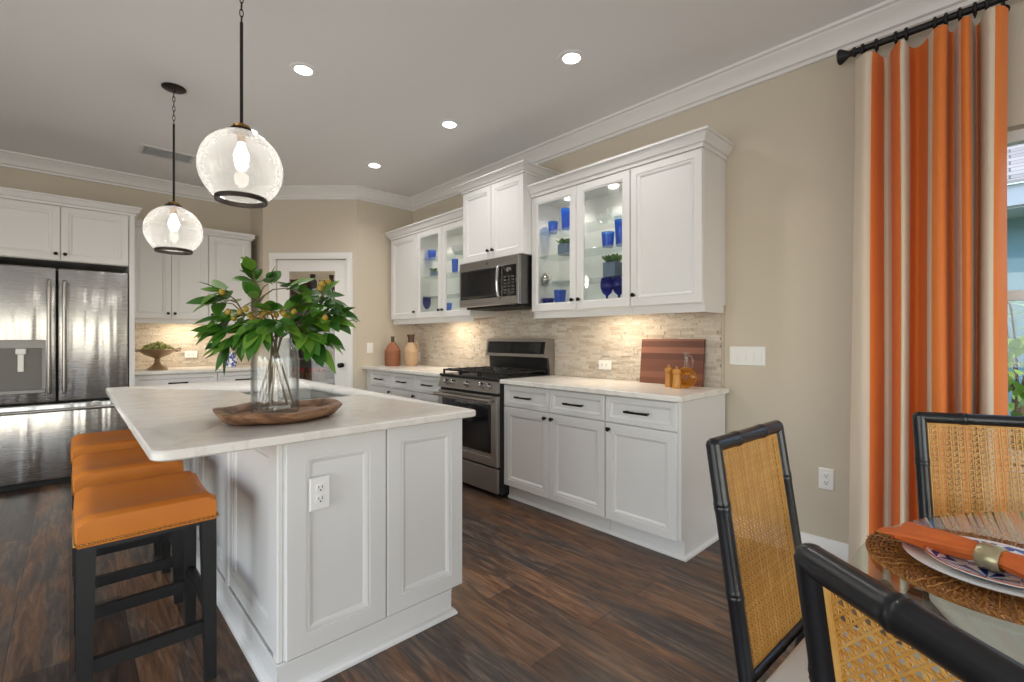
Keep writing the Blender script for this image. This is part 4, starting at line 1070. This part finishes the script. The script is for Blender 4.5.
# ------------------------------------------------------------------ outdoors
r = thing('neighbour_house', 'blue neighbouring house with shingled roof seen through the window', 'house', (7.4, 0, 0))
m = MB(); m.box(7.0, 7.3, -6, 6, -.3, 2.45)
m.build('wall', 'outside_wall', r)
m = MB(); m.box(6.42, 6.46, -6.2, 6.2, 2.46, 2.66); m.box(6.46, 7.2, -6.2, 6.2, 2.44, 2.47); m.build('fascia', 'outside_fascia', r)
m = MB(); m.hexa([(6.38, -6.2, 2.66), (9.5, -6.2, 4.2), (9.5, 6.2, 4.2), (6.38, 6.2, 2.66)], [(6.38, -6.2, 2.69), (9.5, -6.2, 4.24), (9.5, 6.2, 4.24), (6.38, 6.2, 2.69)]); m.build('roof', 'roof_shingle', r)
struct(MB().box(XR + .16, 12, -8, 8, -.4, -.3).build('ground', 'garden_ground'))
def leaf(mb, P, D, N, L, Wd, droop=.25, n=5, fold=.25):
    P, D, N = Vector(P), Vector(D).normalized(), Vector(N); S_ = D.cross(N)
    if S_.length < 1e-3: S_ = D.cross(Vector((1, 0, 0)))
    S_.normalize(); N = S_.cross(D).normalized(); rows = []
    for i in range(n + 1):
        f = i / n; w = Wd / 2 * (math.sin(PI * min(1, f ** .8)) ** .8) if 0 < i < n else 0
        c = P + D * L * f - Vector((0, 0, 1)) * L * droop * f * f
        if w == 0: rows.append([mb.v(c)])
        else: rows.append([mb.v(c - S_ * w + N * w * fold), mb.v(c), mb.v(c + S_ * w + N * w * fold)])
    for A, B in zip(rows, rows[1:]):
        if len(A) == 1: mb.face([A[0], B[0], B[1]]); mb.face([A[0], B[1], B[2]])
        elif len(B) == 1: mb.face([A[0], A[1], B[0]]); mb.face([A[1], A[2], B[0]])
        else:
            for k in (0, 1): mb.face([A[k], A[k + 1], B[k + 1], B[k]])
def bush(x, y, z0, R, h, name, label, mat, n=260, L=.09):
    r = thing(name, label, 'plant', (x, y, z0)); m = MB()
    for k in range(5): a = k * 1.3; m.tube([(x, y, z0), (x + .1 * math.cos(a), y + .1 * math.sin(a), z0 + h * .5), (x + R * .6 * math.cos(a), y + R * .6 * math.sin(a), z0 + h * .8)], [.02, .014, .006], 6)
    m.build('stem', 'stem_brown', r); m = MB()
    for k in range(n):
        th, ph = random.uniform(0, 2 * PI), random.uniform(-.4, 1.4); q = random.uniform(.65, 1)
        D = Vector((math.cos(th) * math.cos(ph), math.sin(th) * math.cos(ph), math.sin(ph)))
        P = Vector((x, y, z0 + h * .45)) + Vector((D.x * R, D.y * R, D.z * h * .55)) * q
        leaf(m, P, D + Vector((random.uniform(-.6, .6), random.uniform(-.6, .6), .2)), Vector((random.uniform(-.4, .4), random.uniform(-.4, .4), 1)), L * random.uniform(.7, 1.3), L * .5)
    m.build('foliage', mat, r, ang=60)
bush(4.3, -.03, -.3, .45, 1.5, 'garden_shrub', 'bright green garden shrub low outside the window', 'bush_green', 420, .11)
r = thing('palm_shrub', 'feathery palm fronds rising outside the window', 'plant', (5.6, -.05, -.3)); m = MB(); m2 = MB()
for k in range(11):
    a = k * 2 * PI / 11 + .2; pts = []
    for i in range(13): f = i / 12; pts.append(Vector((5.6 + math.cos(a) * .75 * f, -.05 + math.sin(a) * .75 * f, .72 + 1.7 * f - .95 * f * f)))
    m2.tube(pts, .007, 5)
    for i in range(2, 13):
        d = (pts[i] - pts[i - 1]).normalized(); s_ = d.cross(VZ).normalized()
        for sg in (-1, 1): leaf(m, pts[i], d * .7 + s_ * sg, VZ, .3 * (1.1 - abs(i / 12 - .5)), .026, .25, 4, .1)
m2.tube([(5.6, -.05, -.3), (5.6, -.05, .74)], [.05, .04], 10)
m2.build('stem', 'stem_brown', r); m.build('frond', 'palm_green', r, ang=60)

# ------------------------------------------------------------------ island centrepiece
TCX, TCY = .604, 1.975
r = MB(); n = 64; L = []
def ringv(a, b, z, wob=0):
    q = []
    for k in range(n):
        t_ = 2 * PI * k / n; c_, s_ = math.cos(t_), math.sin(t_)
        ex = 1 + wob * math.sin(3 * t_ + 1) + (.04 if a > .2 else 0) * max(0, c_ - .9) / .1
        q.append(r.v((TCX + a * math.copysign(abs(c_) ** .86, c_) * ex, TCY + b * math.copysign(abs(s_) ** .86, s_) * (1 + wob * math.cos(4 * t_)), z + wob * .25 * math.sin(5 * t_))))
    return q
for a, b, z, w_ in ((.17, .14, IT, .008), (.20, .168, IT + .01, .012), (.222, .19, IT + .036, .016), (.226, .194, IT + .044, .018), (.221, .189, IT + .047, .018), (.198, .167, IT + .047, .018), (.19, .158, IT + .04, .012), (.176, .146, IT + .02, .008), (.15, .12, IT + .014, 0)): L.append(ringv(a, b, z, w_))
for A, B in zip(L, L[1:]):
    for k in range(n): r.face([A[k], A[(k + 1) % n], B[(k + 1) % n], B[k]])
r.face(L[0][::-1]); r.face(L[-1])
tag(r.build('wooden_tray', 'carved_wood', loc=(TCX, TCY, IT)), 'shallow carved brown wood bowl tray on the island worktop', 'tray')
VX, VY, VB = .604, 2.035, IT + .015
m = MB(); R_ = .088
out = [(0, 0), (R_ * .94, 0), (R_, .006), (R_, .05), (R_, .20), (R_ * .985, .225), (R_ * .92, .25), (R_ * .8, .27), (R_ * .7, .282), (R_ * .68, .30)]
inn = [(r_ - .005 if r_ > .01 else 0, h) for r_, h in out[::-1]]; inn = [(a, max(b, .022)) for a, b in inn]
m.lathe([(a, VB + b) for a, b in out + inn], (VX, VY, 0), 48)
tag(m.build('vase', 'vase_glass', loc=(VX, VY, VB)), 'clear glass bottle vase holding leafy branches on the wooden tray', 'vase')
VD = VX * FWD.x + VY * FWD.y
def pix(px, py, dd=0):        # a point near the vase that sits where the photograph shows it
    d = VD + dd; p = ray(px) * d; return Vector((p.x, p.y, H + (338 - py) / 469 * d))
def spray(m, c, D, n, L, face):
    """palmate cluster of drooping leaflets"""
    D = Vector(D).normalized(); s_ = D.cross(VZ)
    if s_.length < .01: s_ = RGT.copy()
    s_.normalize()
    for k in range(n):
        a = (k - (n - 1) / 2) * (2.5 / max(1, n - 1)) + random.uniform(-.15, .15)
        dd = D * math.cos(a) + s_ * math.sin(a) + Vector((0, 0, random.uniform(-.4, .4)))
        nn = VZ * .8 + face * random.uniform(.1, .9) + Vector((random.uniform(-.3, .3), random.uniform(-.3, .3), 0))
        l_ = L * random.uniform(.78, 1.12); leaf(m, c + dd.normalized() * .008, dd, nn, l_, l_ * random.uniform(.46, .58), random.uniform(.0, .5), 6, .16)
branches = [
    ('upright leafy branch rising highest from the glass vase', [(258, 300, .0), (256, 282, .02), (252, 272, .0), (268, 284, .02), (288, 288, -.03)], [(240, 312), (246, 309), (262, 316)], (282, 410)),
    ('leafy branch reaching out farthest left over the island', [(245, 315, -.02), (230, 300, .0), (224, 292, .0), (221, 302, -.04), (228, 318, -.03), (224, 326, .02)], [(222, 292), (234, 318), (228, 312)], (262, 408)),
    ('leafy branch drooping low at the left over the vase shoulder', [(256, 325, -.05), (244, 332, -.06), (236, 338, -.02), (230, 345, .0), (226, 330, -.06)], [(250, 315), (253, 319)], (288, 408)),
    ('leafy branch drooping straight down in front of the vase neck', [(270, 312, -.08), (266, 322, -.10), (258, 328, -.11), (277, 320, -.12), (250, 322, -.1)], [(264, 313), (270, 312), (276, 315)], (268, 410)),
    ('leafy branch reaching up right across the pantry door', [(290, 312, .03), (305, 300, .05), (318, 296, .05), (322, 304, .0), (300, 302, -.03)], [(322, 284), (328, 282), (320, 288), (284, 314)], (254, 409)),
    ('leafy branch reaching farthest right past the pantry door', [(298, 325, -.02), (315, 318, .0), (328, 312, .0), (337, 314, .02), (331, 322, -.03)], [(289, 316), (286, 318), (325, 318)], (258, 410)),
    ('leafy branch hanging low on the right of the vase', [(295, 332, -.06), (306, 334, -.06), (314, 344, -.04), (320, 336, -.02), (300, 322, -.08)], [(294, 312), (282, 312)], (264, 412)),
]
neck = Vector((VX, VY, VB + .30))
for lb, cl, fr, ft in branches:
    foot = Vector((VX, VY, VB + .03)) + (pix(ft[0], 338) - pix(271, 338)) * 1.1 + Vector((0, 0, 0))
    foot = Vector((VX + max(-.06, min(.06, foot.x - VX)), VY + max(-.06, min(.06, foot.y - VY)), VB + .028))
    nk = neck + Vector((random.uniform(-.025, .025), random.uniform(-.025, .025), 0))
    r = thing('leafy_branch', lb, 'branch', tuple(foot), 'leafy branches in the glass vase')
    pts = [foot, foot.lerp(nk, .5), nk]; C = [pix(*c) for c in cl]
    first = C[0]; pts += [nk.lerp(first, .55) + Vector((0, 0, .025)), first]; m = MB(); m.tube(pts, [.0045, .0042, .004, .0036, .003], 7)
    for c in C[1:]: m.tube([first, first.lerp(c, .5) + Vector((0, 0, .018)), c], [.003, .0025, .002], 6)
    fcs = [pix(f[0], f[1], -.07 - random.random() * .03) for f in fr]
    for c in fcs: near = min(C, key=lambda q: (q - c).length); m.tube([c + Vector((0, 0, .01)), c.lerp(near, .3) + Vector((0, 0, .014)), near], .0014, 5)
    m.build('stem', 'stem_brown', r)
    m = MB(); face = -FWD
    cen = pix(268, 318)
    for c in C:
        D = (c - first) if (c - first).length > .02 else (first - nk)
        D = D.normalized() + (c - cen).normalized() * .5 + Vector((0, 0, -.25)) - FWD * .15
        spray(m, c, D, 7, .098, face)
    m.build('foliage', 'leaf_green', r, ang=70)
    for c in fcs:
        m = MB(); m.ball(c, .0115, 12, 1.1); m.lathe([(0, c.z + .0145), (.003, c.z + .014), (.004, c.z + .0115), (0, c.z + .0115)], (c.x, c.y, 0), 8)
        m.build('fruit', 'fruit_yellow', r)

# ------------------------------------------------------------------ counter objects
def lathe_thing(name, label, cat, prof, c, mat, seg=28, group=None, **kw):
    o = MB().lathe([(a, b + c[2]) for a, b in prof], (c[0], c[1], 0), seg, **kw).build(name, mat, loc=c, ang=40); return tag(o, label, cat, group)
CT = .908
r = thing('cutting_board', 'rectangular walnut cutting board leaning on the stacked stone', 'cutting board', (2.93, 1.57, CT))
m = MB(); q = [(2.925, CT), (2.945, CT), (2.978, CT + .305), (2.958, CT + .305)]
m.hexa([(x, 1.342, z) for x, z in q], [(x, 1.792, z) for x, z in q]); m.build('board', 'walnut', r)
bpy.data.objects['cutting_board']['label'] = 'rectangular walnut cutting board leaning on the stacked stone'
ml = [(0, 0), (.024, 0), (.025, .004), (.0235, .03), (.021, .075), (.0215, .088), (.0195, .09), (.0195, .094), (.024, .096), (.0255, .105), (.024, .118), (.014, .124), (.006, .126), (.006, .131), (.0075, .135), (.005, .14), (0, .141)]
lathe_thing('pepper_mill', 'left one of two turned wooden mills before the walnut board', 'mill', ml, (2.775, 1.488, CT), 'mill_wood', group='turned wooden mills')
lathe_thing('pepper_mill', 'right one of two turned wooden mills, touching the oil bottle', 'mill', [(a * 1.08, b * .96) for a, b in ml], (2.742, 1.418, CT), 'mill_wood', group='turned wooden mills')
r = thing('oil_bottle', 'ring-shaped amber oil bottle with clear glass neck and handle', 'bottle', (2.80, 1.385, CT))
cx, cy, cz = 2.80, 1.385, CT + .066
m = MB(); m.tube([(cx, cy + .042 * math.cos(2 * PI * k / 32), cz + .042 * math.sin(2 * PI * k / 32)) for k in range(32)], .0235, 16, closed=True); m.build('body', 'oil_glass', r)
m = MB(); m.tube([(cx, cy, cz + .062), (cx, cy, cz + .085), (cx, cy, cz + .13), (cx, cy, cz + .15), (cx, cy, cz + .156)], [.018, .012, .010, .014, .017], 16, cap=False); m.build('neck', 'crystal', r)
m = MB(); m.tube([(cx, cy - .01, cz + .135), (cx, cy - .03, cz + .135), (cx, cy - .042, cz + .115), (cx, cy - .044, cz + .09), (cx, cy - .036, cz + .06), (cx, cy - .03, cz + .05)], .004, 8); m.build('handle', 'crystal', r)

r = thing('wicker_jug', 'reddish brown wicker-covered jug with narrow neck, left of the pair', 'jug', (2.63, 4.74, CT), 'wicker jugs in the corner')
m = MB(); m.lathe([(0, CT), (.076, CT), (.08, CT + .01), (.082, CT + .08), (.085, CT + .165), (.088, CT + .175), (.08, CT + .185), (.06, CT + .225), (.035, CT + .255), (.022, CT + .265)], (2.63, 4.74, 0), 32)
for k in range(14): z = CT + .012 + k * .0118; m.tube([(2.63 + (.082 + .003 * (z - CT) / .17) * math.cos(2 * PI * j / 40), 4.74 + (.082 + .003 * (z - CT) / .17) * math.sin(2 * PI * j / 40), z + .002 * (-1) ** j) for j in range(40)], .0042, 5, closed=True)
m.build('wicker_body', 'terracotta_wicker', r)
m = MB(); m.lathe([(.02, CT + .262), (.019, CT + .30), (.018, CT + .315), (.022, CT + .318), (.022, CT + .328), (.015, CT + .33), (.013, CT + .30)], (2.63, 4.74, 0), 20); m.build('neck', 'brown_neck', r)
r = thing('wicker_jug', 'pale tan wicker-covered jug with handles and dark neck, right of the pair', 'jug', (2.775, 4.59, CT), 'wicker jugs in the corner')
jx, jy = 2.775, 4.59
m = MB(); m.lathe([(0, CT), (.06, CT), (.064, CT + .01), (.074, CT + .09), (.079, CT + .155), (.076, CT + .18), (.062, CT + .215), (.042, CT + .25), (.036, CT + .262)], (jx, jy, 0), 32)
for k in range(13): z = CT + .014 + k * .0118; rr = .064 + .015 * (z - CT) / .155; m.tube([(jx + rr * math.cos(2 * PI * j / 36), jy + rr * math.sin(2 * PI * j / 36), z + .002 * (-1) ** j) for j in range(36)], .004, 5, closed=True)
m.build('wicker_body', 'pale_wicker', r)
m = MB(); m.lathe([(.036, CT + .258), (.034, CT + .30), (.036, CT + .325), (.044, CT + .335), (.044, CT + .35), (.034, CT + .352), (.03, CT + .30)], (jx, jy, 0), 24); m.build('neck', 'brown_neck', r)
for s in (-1, 1):
    d_ = RGT * s; b_ = Vector((jx, jy, CT))
    m = MB(); m.tube([b_ + d_ * .036 + VZ * .262, b_ + d_ * .06 + VZ * .27, b_ + d_ * .078 + VZ * .25, b_ + d_ * .08 + VZ * .21, b_ + d_ * .072 + VZ * .18], .006, 8); m.build('handle', 'pale_wicker', r)

fx, fyy = .63, 5.80
r = thing('footed_bowl', 'antique bronze footed bowl on the worktop beside the refrigerator', 'bowl', (fx, fyy, CT))
m = MB(); m.lathe([(0, CT), (.085, CT), (.088, CT + .006), (.07, CT + .018), (.035, CT + .05), (.022, CT + .08), (.026, CT + .095), (.02, CT + .105), (.035, CT + .118), (.10, CT + .145), (.15, CT + .185), (.165, CT + .20), (.16, CT + .202), (.10, CT + .16), (0, CT + .14)], (fx, fyy, 0), 40); m.build('bowl', 'bronze_bowl', r)
for s in (-1, 1):
    m = MB(); m.tube([(fx + s * .162, fyy, CT + .2), (fx + s * .182, fyy, CT + .212), (fx + s * .195, fyy, CT + .205), (fx + s * .192, fyy, CT + .193), (fx + s * .15, fyy, CT + .178)], .006, 8); m.build('handle', 'bronze_bowl', r)
m = MB()
for k in range(46):
    a, q = random.uniform(0, 2 * PI), math.sqrt(random.random()) * .13; c = Vector((fx + q * math.cos(a), fyy + q * math.sin(a), CT + .185 + .075 * (1 - q / .14) + random.uniform(0, .015)))
    m.ball(c, random.uniform(.012, .02), 8, 1.15)
    for j in range(3): leaf(m, c, (random.uniform(-1, 1), random.uniform(-1, 1), random.uniform(.1, .8)), VZ, .04, .02, .2, 4)
m.lathe([(0, CT + .145), (.1, CT + .165), (.13, CT + .19), (.06, CT + .23), (0, CT + .24)], (fx, fyy, 0), 16)
tag(m.build('greenery', 'bowl_greens', loc=(fx, fyy, CT + .2)), 'heap of small yellow-green buds filling the bronze footed bowl', 'greenery', kind='stuff')
lathe_thing('ceramic_jar', 'small blue and white ceramic jar behind the vase', 'jar', [(0, 0), (.05, 0), (.055, .005), (.075, .06), (.07, .10), (.045, .125), (.04, .135), (.044, .14), (.03, .155), (.01, .165), (0, .17)], (1.265, 5.80, CT), 'blue_white_glaze')

# ------------------------------------------------------------------ glassware in the wall cabinets
SH = [UZ0 + .06, 1.65, 1.868, 2.06]
tum = [(0, 0), (.030, 0), (.031, .003), (.038, .085), (.0355, .085), (.0285, .008), (0, .008)]
tall = [(0, 0), (.028, 0), (.029, .003), (.036, .145), (.0335, .145), (.0265, .008), (0, .008)]
gob = [(0, 0), (.034, 0), (.034, .004), (.008, .012), (.007, .03), (.03, .05), (.043, .085), (.042, .12), (.036, .145), (.033, .145), (.039, .118), (.04, .085), (.026, .054), (0, .045)]
bow = [(0, 0), (.03, 0), (.032, .004), (.05, .03), (.056, .055), (.053, .055), (.046, .03), (0, .008)]
def gx(px, x): return px_y(px, x)
def ware(name, label, cat, prof, px, x, s, mat, k=1, group='blue glassware in the glass-door cabinets'):
    lathe_thing(name, label, cat, [(a * k, b * k) for a, b in prof], (x, gx(px, x), SH[s]), mat, 24, group)
ware('tumbler', 'short blue tumbler on the top shelf behind the right cabinet\'s left glass door', 'glass', tum, 553, 2.83, 3, 'blue_glass', 1.1)
ware('tumbler', 'tall blue tumbler on the top shelf behind the right cabinet\'s left glass door', 'glass', tall, 566, 2.80, 3, 'blue_glass', 1.1)
ware('tumbler', 'bright blue tumbler standing lowest beside a dark blue bowl', 'glass', tum, 560, 2.80, 0, 'blue_glass', 1.3)
ware('glass_bowl', 'small dark blue bowl on the cabinet floor right of the microwave', 'bowl', bow, 548, 2.80, 0, 'cobalt_glass', .95)
ware('tumbler', 'short blue tumbler on the shelf above the larger potted succulent', 'glass', tum, 608, 2.80, 2, 'blue_glass', 1.25)
ware('tumbler', 'tall blue tumbler on the shelf above the larger potted succulent', 'glass', tall, 621, 2.82, 2, 'blue_glass', 1.25)
ware('goblet', 'left one of two cobalt goblets below the larger potted succulent', 'goblet', gob, 607, 2.78, 0, 'cobalt_glass', 1.1)
ware('goblet', 'right one of two cobalt goblets below the larger potted succulent', 'goblet', gob, 619, 2.80, 0, 'cobalt_glass', 1.1)
ware('glass_bowl', 'clear glass bowl at the left on the highest shelf near the solid door', 'bowl', bow, 603, 2.84, 3, 'crystal', 1.0, 'clear glassware in the cabinets')
ware('glass_bowl', 'larger clear glass bowl at the right on the highest shelf', 'bowl', bow, 616, 2.82, 3, 'crystal', 1.3, 'clear glassware in the cabinets')
ware('tumbler', 'short blue tumbler on the top shelf of the far left glass cabinet', 'glass', tum, 432, 2.83, 3, 'blue_glass', 1.2)
ware('goblet', 'cobalt goblet on the floor of the far left glass cabinet', 'goblet', gob, 426, 2.80, 0, 'cobalt_glass', 1.25)
ware('tumbler', 'blue tumbler just left of the microwave top', 'glass', tall, 455, 2.80, 2, 'blue_glass', .95)
ware('glass_bowl', 'wide pale bowl on the top shelf left of the microwave cabinet', 'bowl', bow, 459, 2.84, 3, 'porcelain', 1.5, 'clear glassware in the cabinets')
ware('tumbler', 'blue tumbler on the cabinet floor left of the microwave door', 'glass', tum, 448, 2.82, 0, 'blue_glass', 1.1)
r = None
def stackplate(px, x, s, n, R, lb):
    c = (x, gx(px, x), SH[s])
    for k in range(n):
        o = MB().lathe([(0, 0), (R * .6, 0), (R, .012), (R * .98, .014), (R * .6, .004), (0, .004)], (0, 0, 0), 32).build('plate', 'porcelain')
        o.location = (c[0], c[1], c[2] + k * .007); tag(o, lb[k], 'plate', 'white plates in the cabinets')
stackplate(430, 2.84, 1, 2, .09, ['lower white plate above the cobalt goblet in the far left cabinet', 'upper white plate above the cobalt goblet in the far left cabinet'])
stackplate(562, 2.85, 1, 2, .085, ['lower white plate beside the silver figurine in the glass cabinet', 'upper white plate beside the silver figurine in the glass cabinet'])
def pot(px, x, s, k, lb):
    y = gx(px, x); z = SH[s]; r = thing('potted_succulent', lb, 'potted plant', (x, y, z), 'potted succulents in the glass cabinets')
    m = MB(); m.box(x - .042 * k, x + .042 * k, y - .042 * k, y + .042 * k, z, z + .085 * k, .004); m.build('pot', 'pot_pattern', r); m = MB()
    for q in range(46):
        a = random.uniform(0, 2 * PI); rr = random.uniform(0, .04) * k; leaf(m, (x + rr * math.cos(a), y + rr * math.sin(a), z + .083 * k), (math.cos(a) * .6, math.sin(a) * .6, random.uniform(.3, 1.3)), (math.cos(a), math.sin(a), 1), .055 * k, .026 * k, .05, 4)
    m.build('foliage', 'succulent_green', r, ang=60)
pot(565, 2.82, 2, 1.0, 'smaller potted succulent half behind the door frame near the microwave')
pot(613, 2.80, 1, 1.25, 'larger potted succulent in patterned grey-blue pot above the cobalt goblets')
pot(434, 2.82, 2, .75, 'small potted succulent in the glass cabinet left of the microwave')
y = gx(545, 2.80); r = thing('figurine', 'silver teapot-like figurine on the low shelf right of the microwave', 'figurine', (2.80, y, SH[1])); z = SH[1]
MB().lathe([(0, 0), (.022, 0), (.024, .006), (.036, .03), (.038, .05), (.028, .07), (.02, .074), (.02, .08), (.008, .088), (.008, .094), (0, .097)], (2.80, y, z), 20).build('body', 'silver', r)
MB().tube([(2.80, y - .033, z + .03), (2.80, y - .058, z + .045), (2.80, y - .066, z + .075)], [.009, .006, .005], 8).build('spout', 'silver', r)
MB().tube([(2.80, y + .034, z + .06), (2.80, y + .058, z + .065), (2.80, y + .06, z + .04), (2.80, y + .036, z + .03)], .004, 8).build('handle', 'silver', r)

# ------------------------------------------------------------------ pantry contents behind the glass door
def dxy(tt, nn): p = D0 + DD * tt + DN * nn; return p.x, p.y
PN = .49
r = thing('pantry_shelving', 'grey shelving inside the pantry seen through the door glass', 'shelving', (*dxy(.71, PN), 0))
for z in (.30, .71, .98, 1.72):
    m = MB(); diag_box(m, .37, 1.05, .36, .62, z - .025, z); m.build('shelf', 'shelf_grey', r)
for a, b in ((.35, .37), (1.05, 1.07)): m = MB(); diag_box(m, a, b, .36, .62, 0, 1.72); m.build('side_panel', 'shelf_grey', r)
m = MB(); diag_box(m, .35, 1.07, .62, .635, 0, 1.72); m.build('back_panel', 'shelf_grey', r)
def basket(tt, z, w, h, label, group='wicker baskets in the pantry'):
    c = dxy(tt, PN); r = thing('wicker_basket', label, 'basket', (*c, z), group); m = MB()
    k = int(h / .014)
    for i in range(k):
        g = .9 + .1 * i / k; zz = z + .008 + i * .014; pts = []
        for t_, n_ in ((-w / 2, -.1), (w / 2, -.1), (w / 2, .1), (-w / 2, .1)): pts.append((t_ * g, n_ * g))
        P = []
        for (a, b), (c2_, d2_) in zip(pts, pts[1:] + pts[:1]):
            for q in range(6): P.append(Vector((*dxy(tt + a + (c2_ - a) * q / 6, PN + b + (d2_ - b) * q / 6), zz + .002 * (-1) ** q)))
        m.tube(P, .0075, 5, closed=True)
    diag_box(m, tt - w * .44, tt + w * .44, PN - .085, PN + .085, z, z + .01)
    m.build('weave', 'wicker_dark', r)
basket(.91, 1.72, .25, .20, 'wicker basket on the top pantry shelf')
for tt, lb in ((.90, 'left'), (.645, 'right')):
    basket(tt, .71, .235, .11, lb + ' wicker apple basket on the low pantry shelf')
    for k, (a, b) in enumerate(((-.07, -.045), (0, -.05), (.07, -.045), (-.04, .035), (.04, .035))):
        c = dxy(tt + a, PN + b); m = MB()
        m.lathe([(0, -.02), (.012, -.03), (.028, -.022), (.034, 0), (.03, .022), (.014, .03), (.004, .024), (0, .022)], (c[0], c[1], .835), 14)
        where = ('at the front left of', 'at the front middle of', 'at the front right of', 'at the back left of', 'at the back right of')[k]
        tag(m.build('apple', 'apple_red', loc=(c[0], c[1], .835)), 'red apple %s the %s pantry apple basket' % (where, lb), 'apple', 'apples in the pantry baskets')
def pjar(tt, z, hh, rr, mt, lb):
    lathe_thing('storage_jar', lb, 'jar', [(0, 0), (rr, 0), (rr, hh * .7), (rr * .6, hh * .8), (rr * .55, hh * .86), (rr * .65, hh * .87), (rr * .65, hh), (0, hh)], (*dxy(tt, PN), z), mt, 20, 'jars on the pantry shelves')
pjar(.72, 1.72, .27, .05, 'jar_dark', 'dark storage jar beside the basket on the top pantry shelf')
pjar(.60, 1.72, .20, .055, 'silver', 'silver canister on the top pantry shelf')
pjar(.49, 1.72, .26, .042, 'jar_dark', 'tall dark bottle at the right of the top pantry shelf')
pjar(.93, .98, .26, .06, 'jar_dark', 'dark jar at the left of the middle pantry shelf')
pjar(.76, .98, .2, .06, 'porcelain', 'white canister on the middle pantry shelf')
pjar(.58, .98, .28, .05, 'jar_dark', 'tall dark jar on the middle pantry shelf')
pjar(.46, .98, .22, .045, 'oil_glass', 'amber jar at the right of the middle pantry shelf')

bpy.context.view_layer.update()
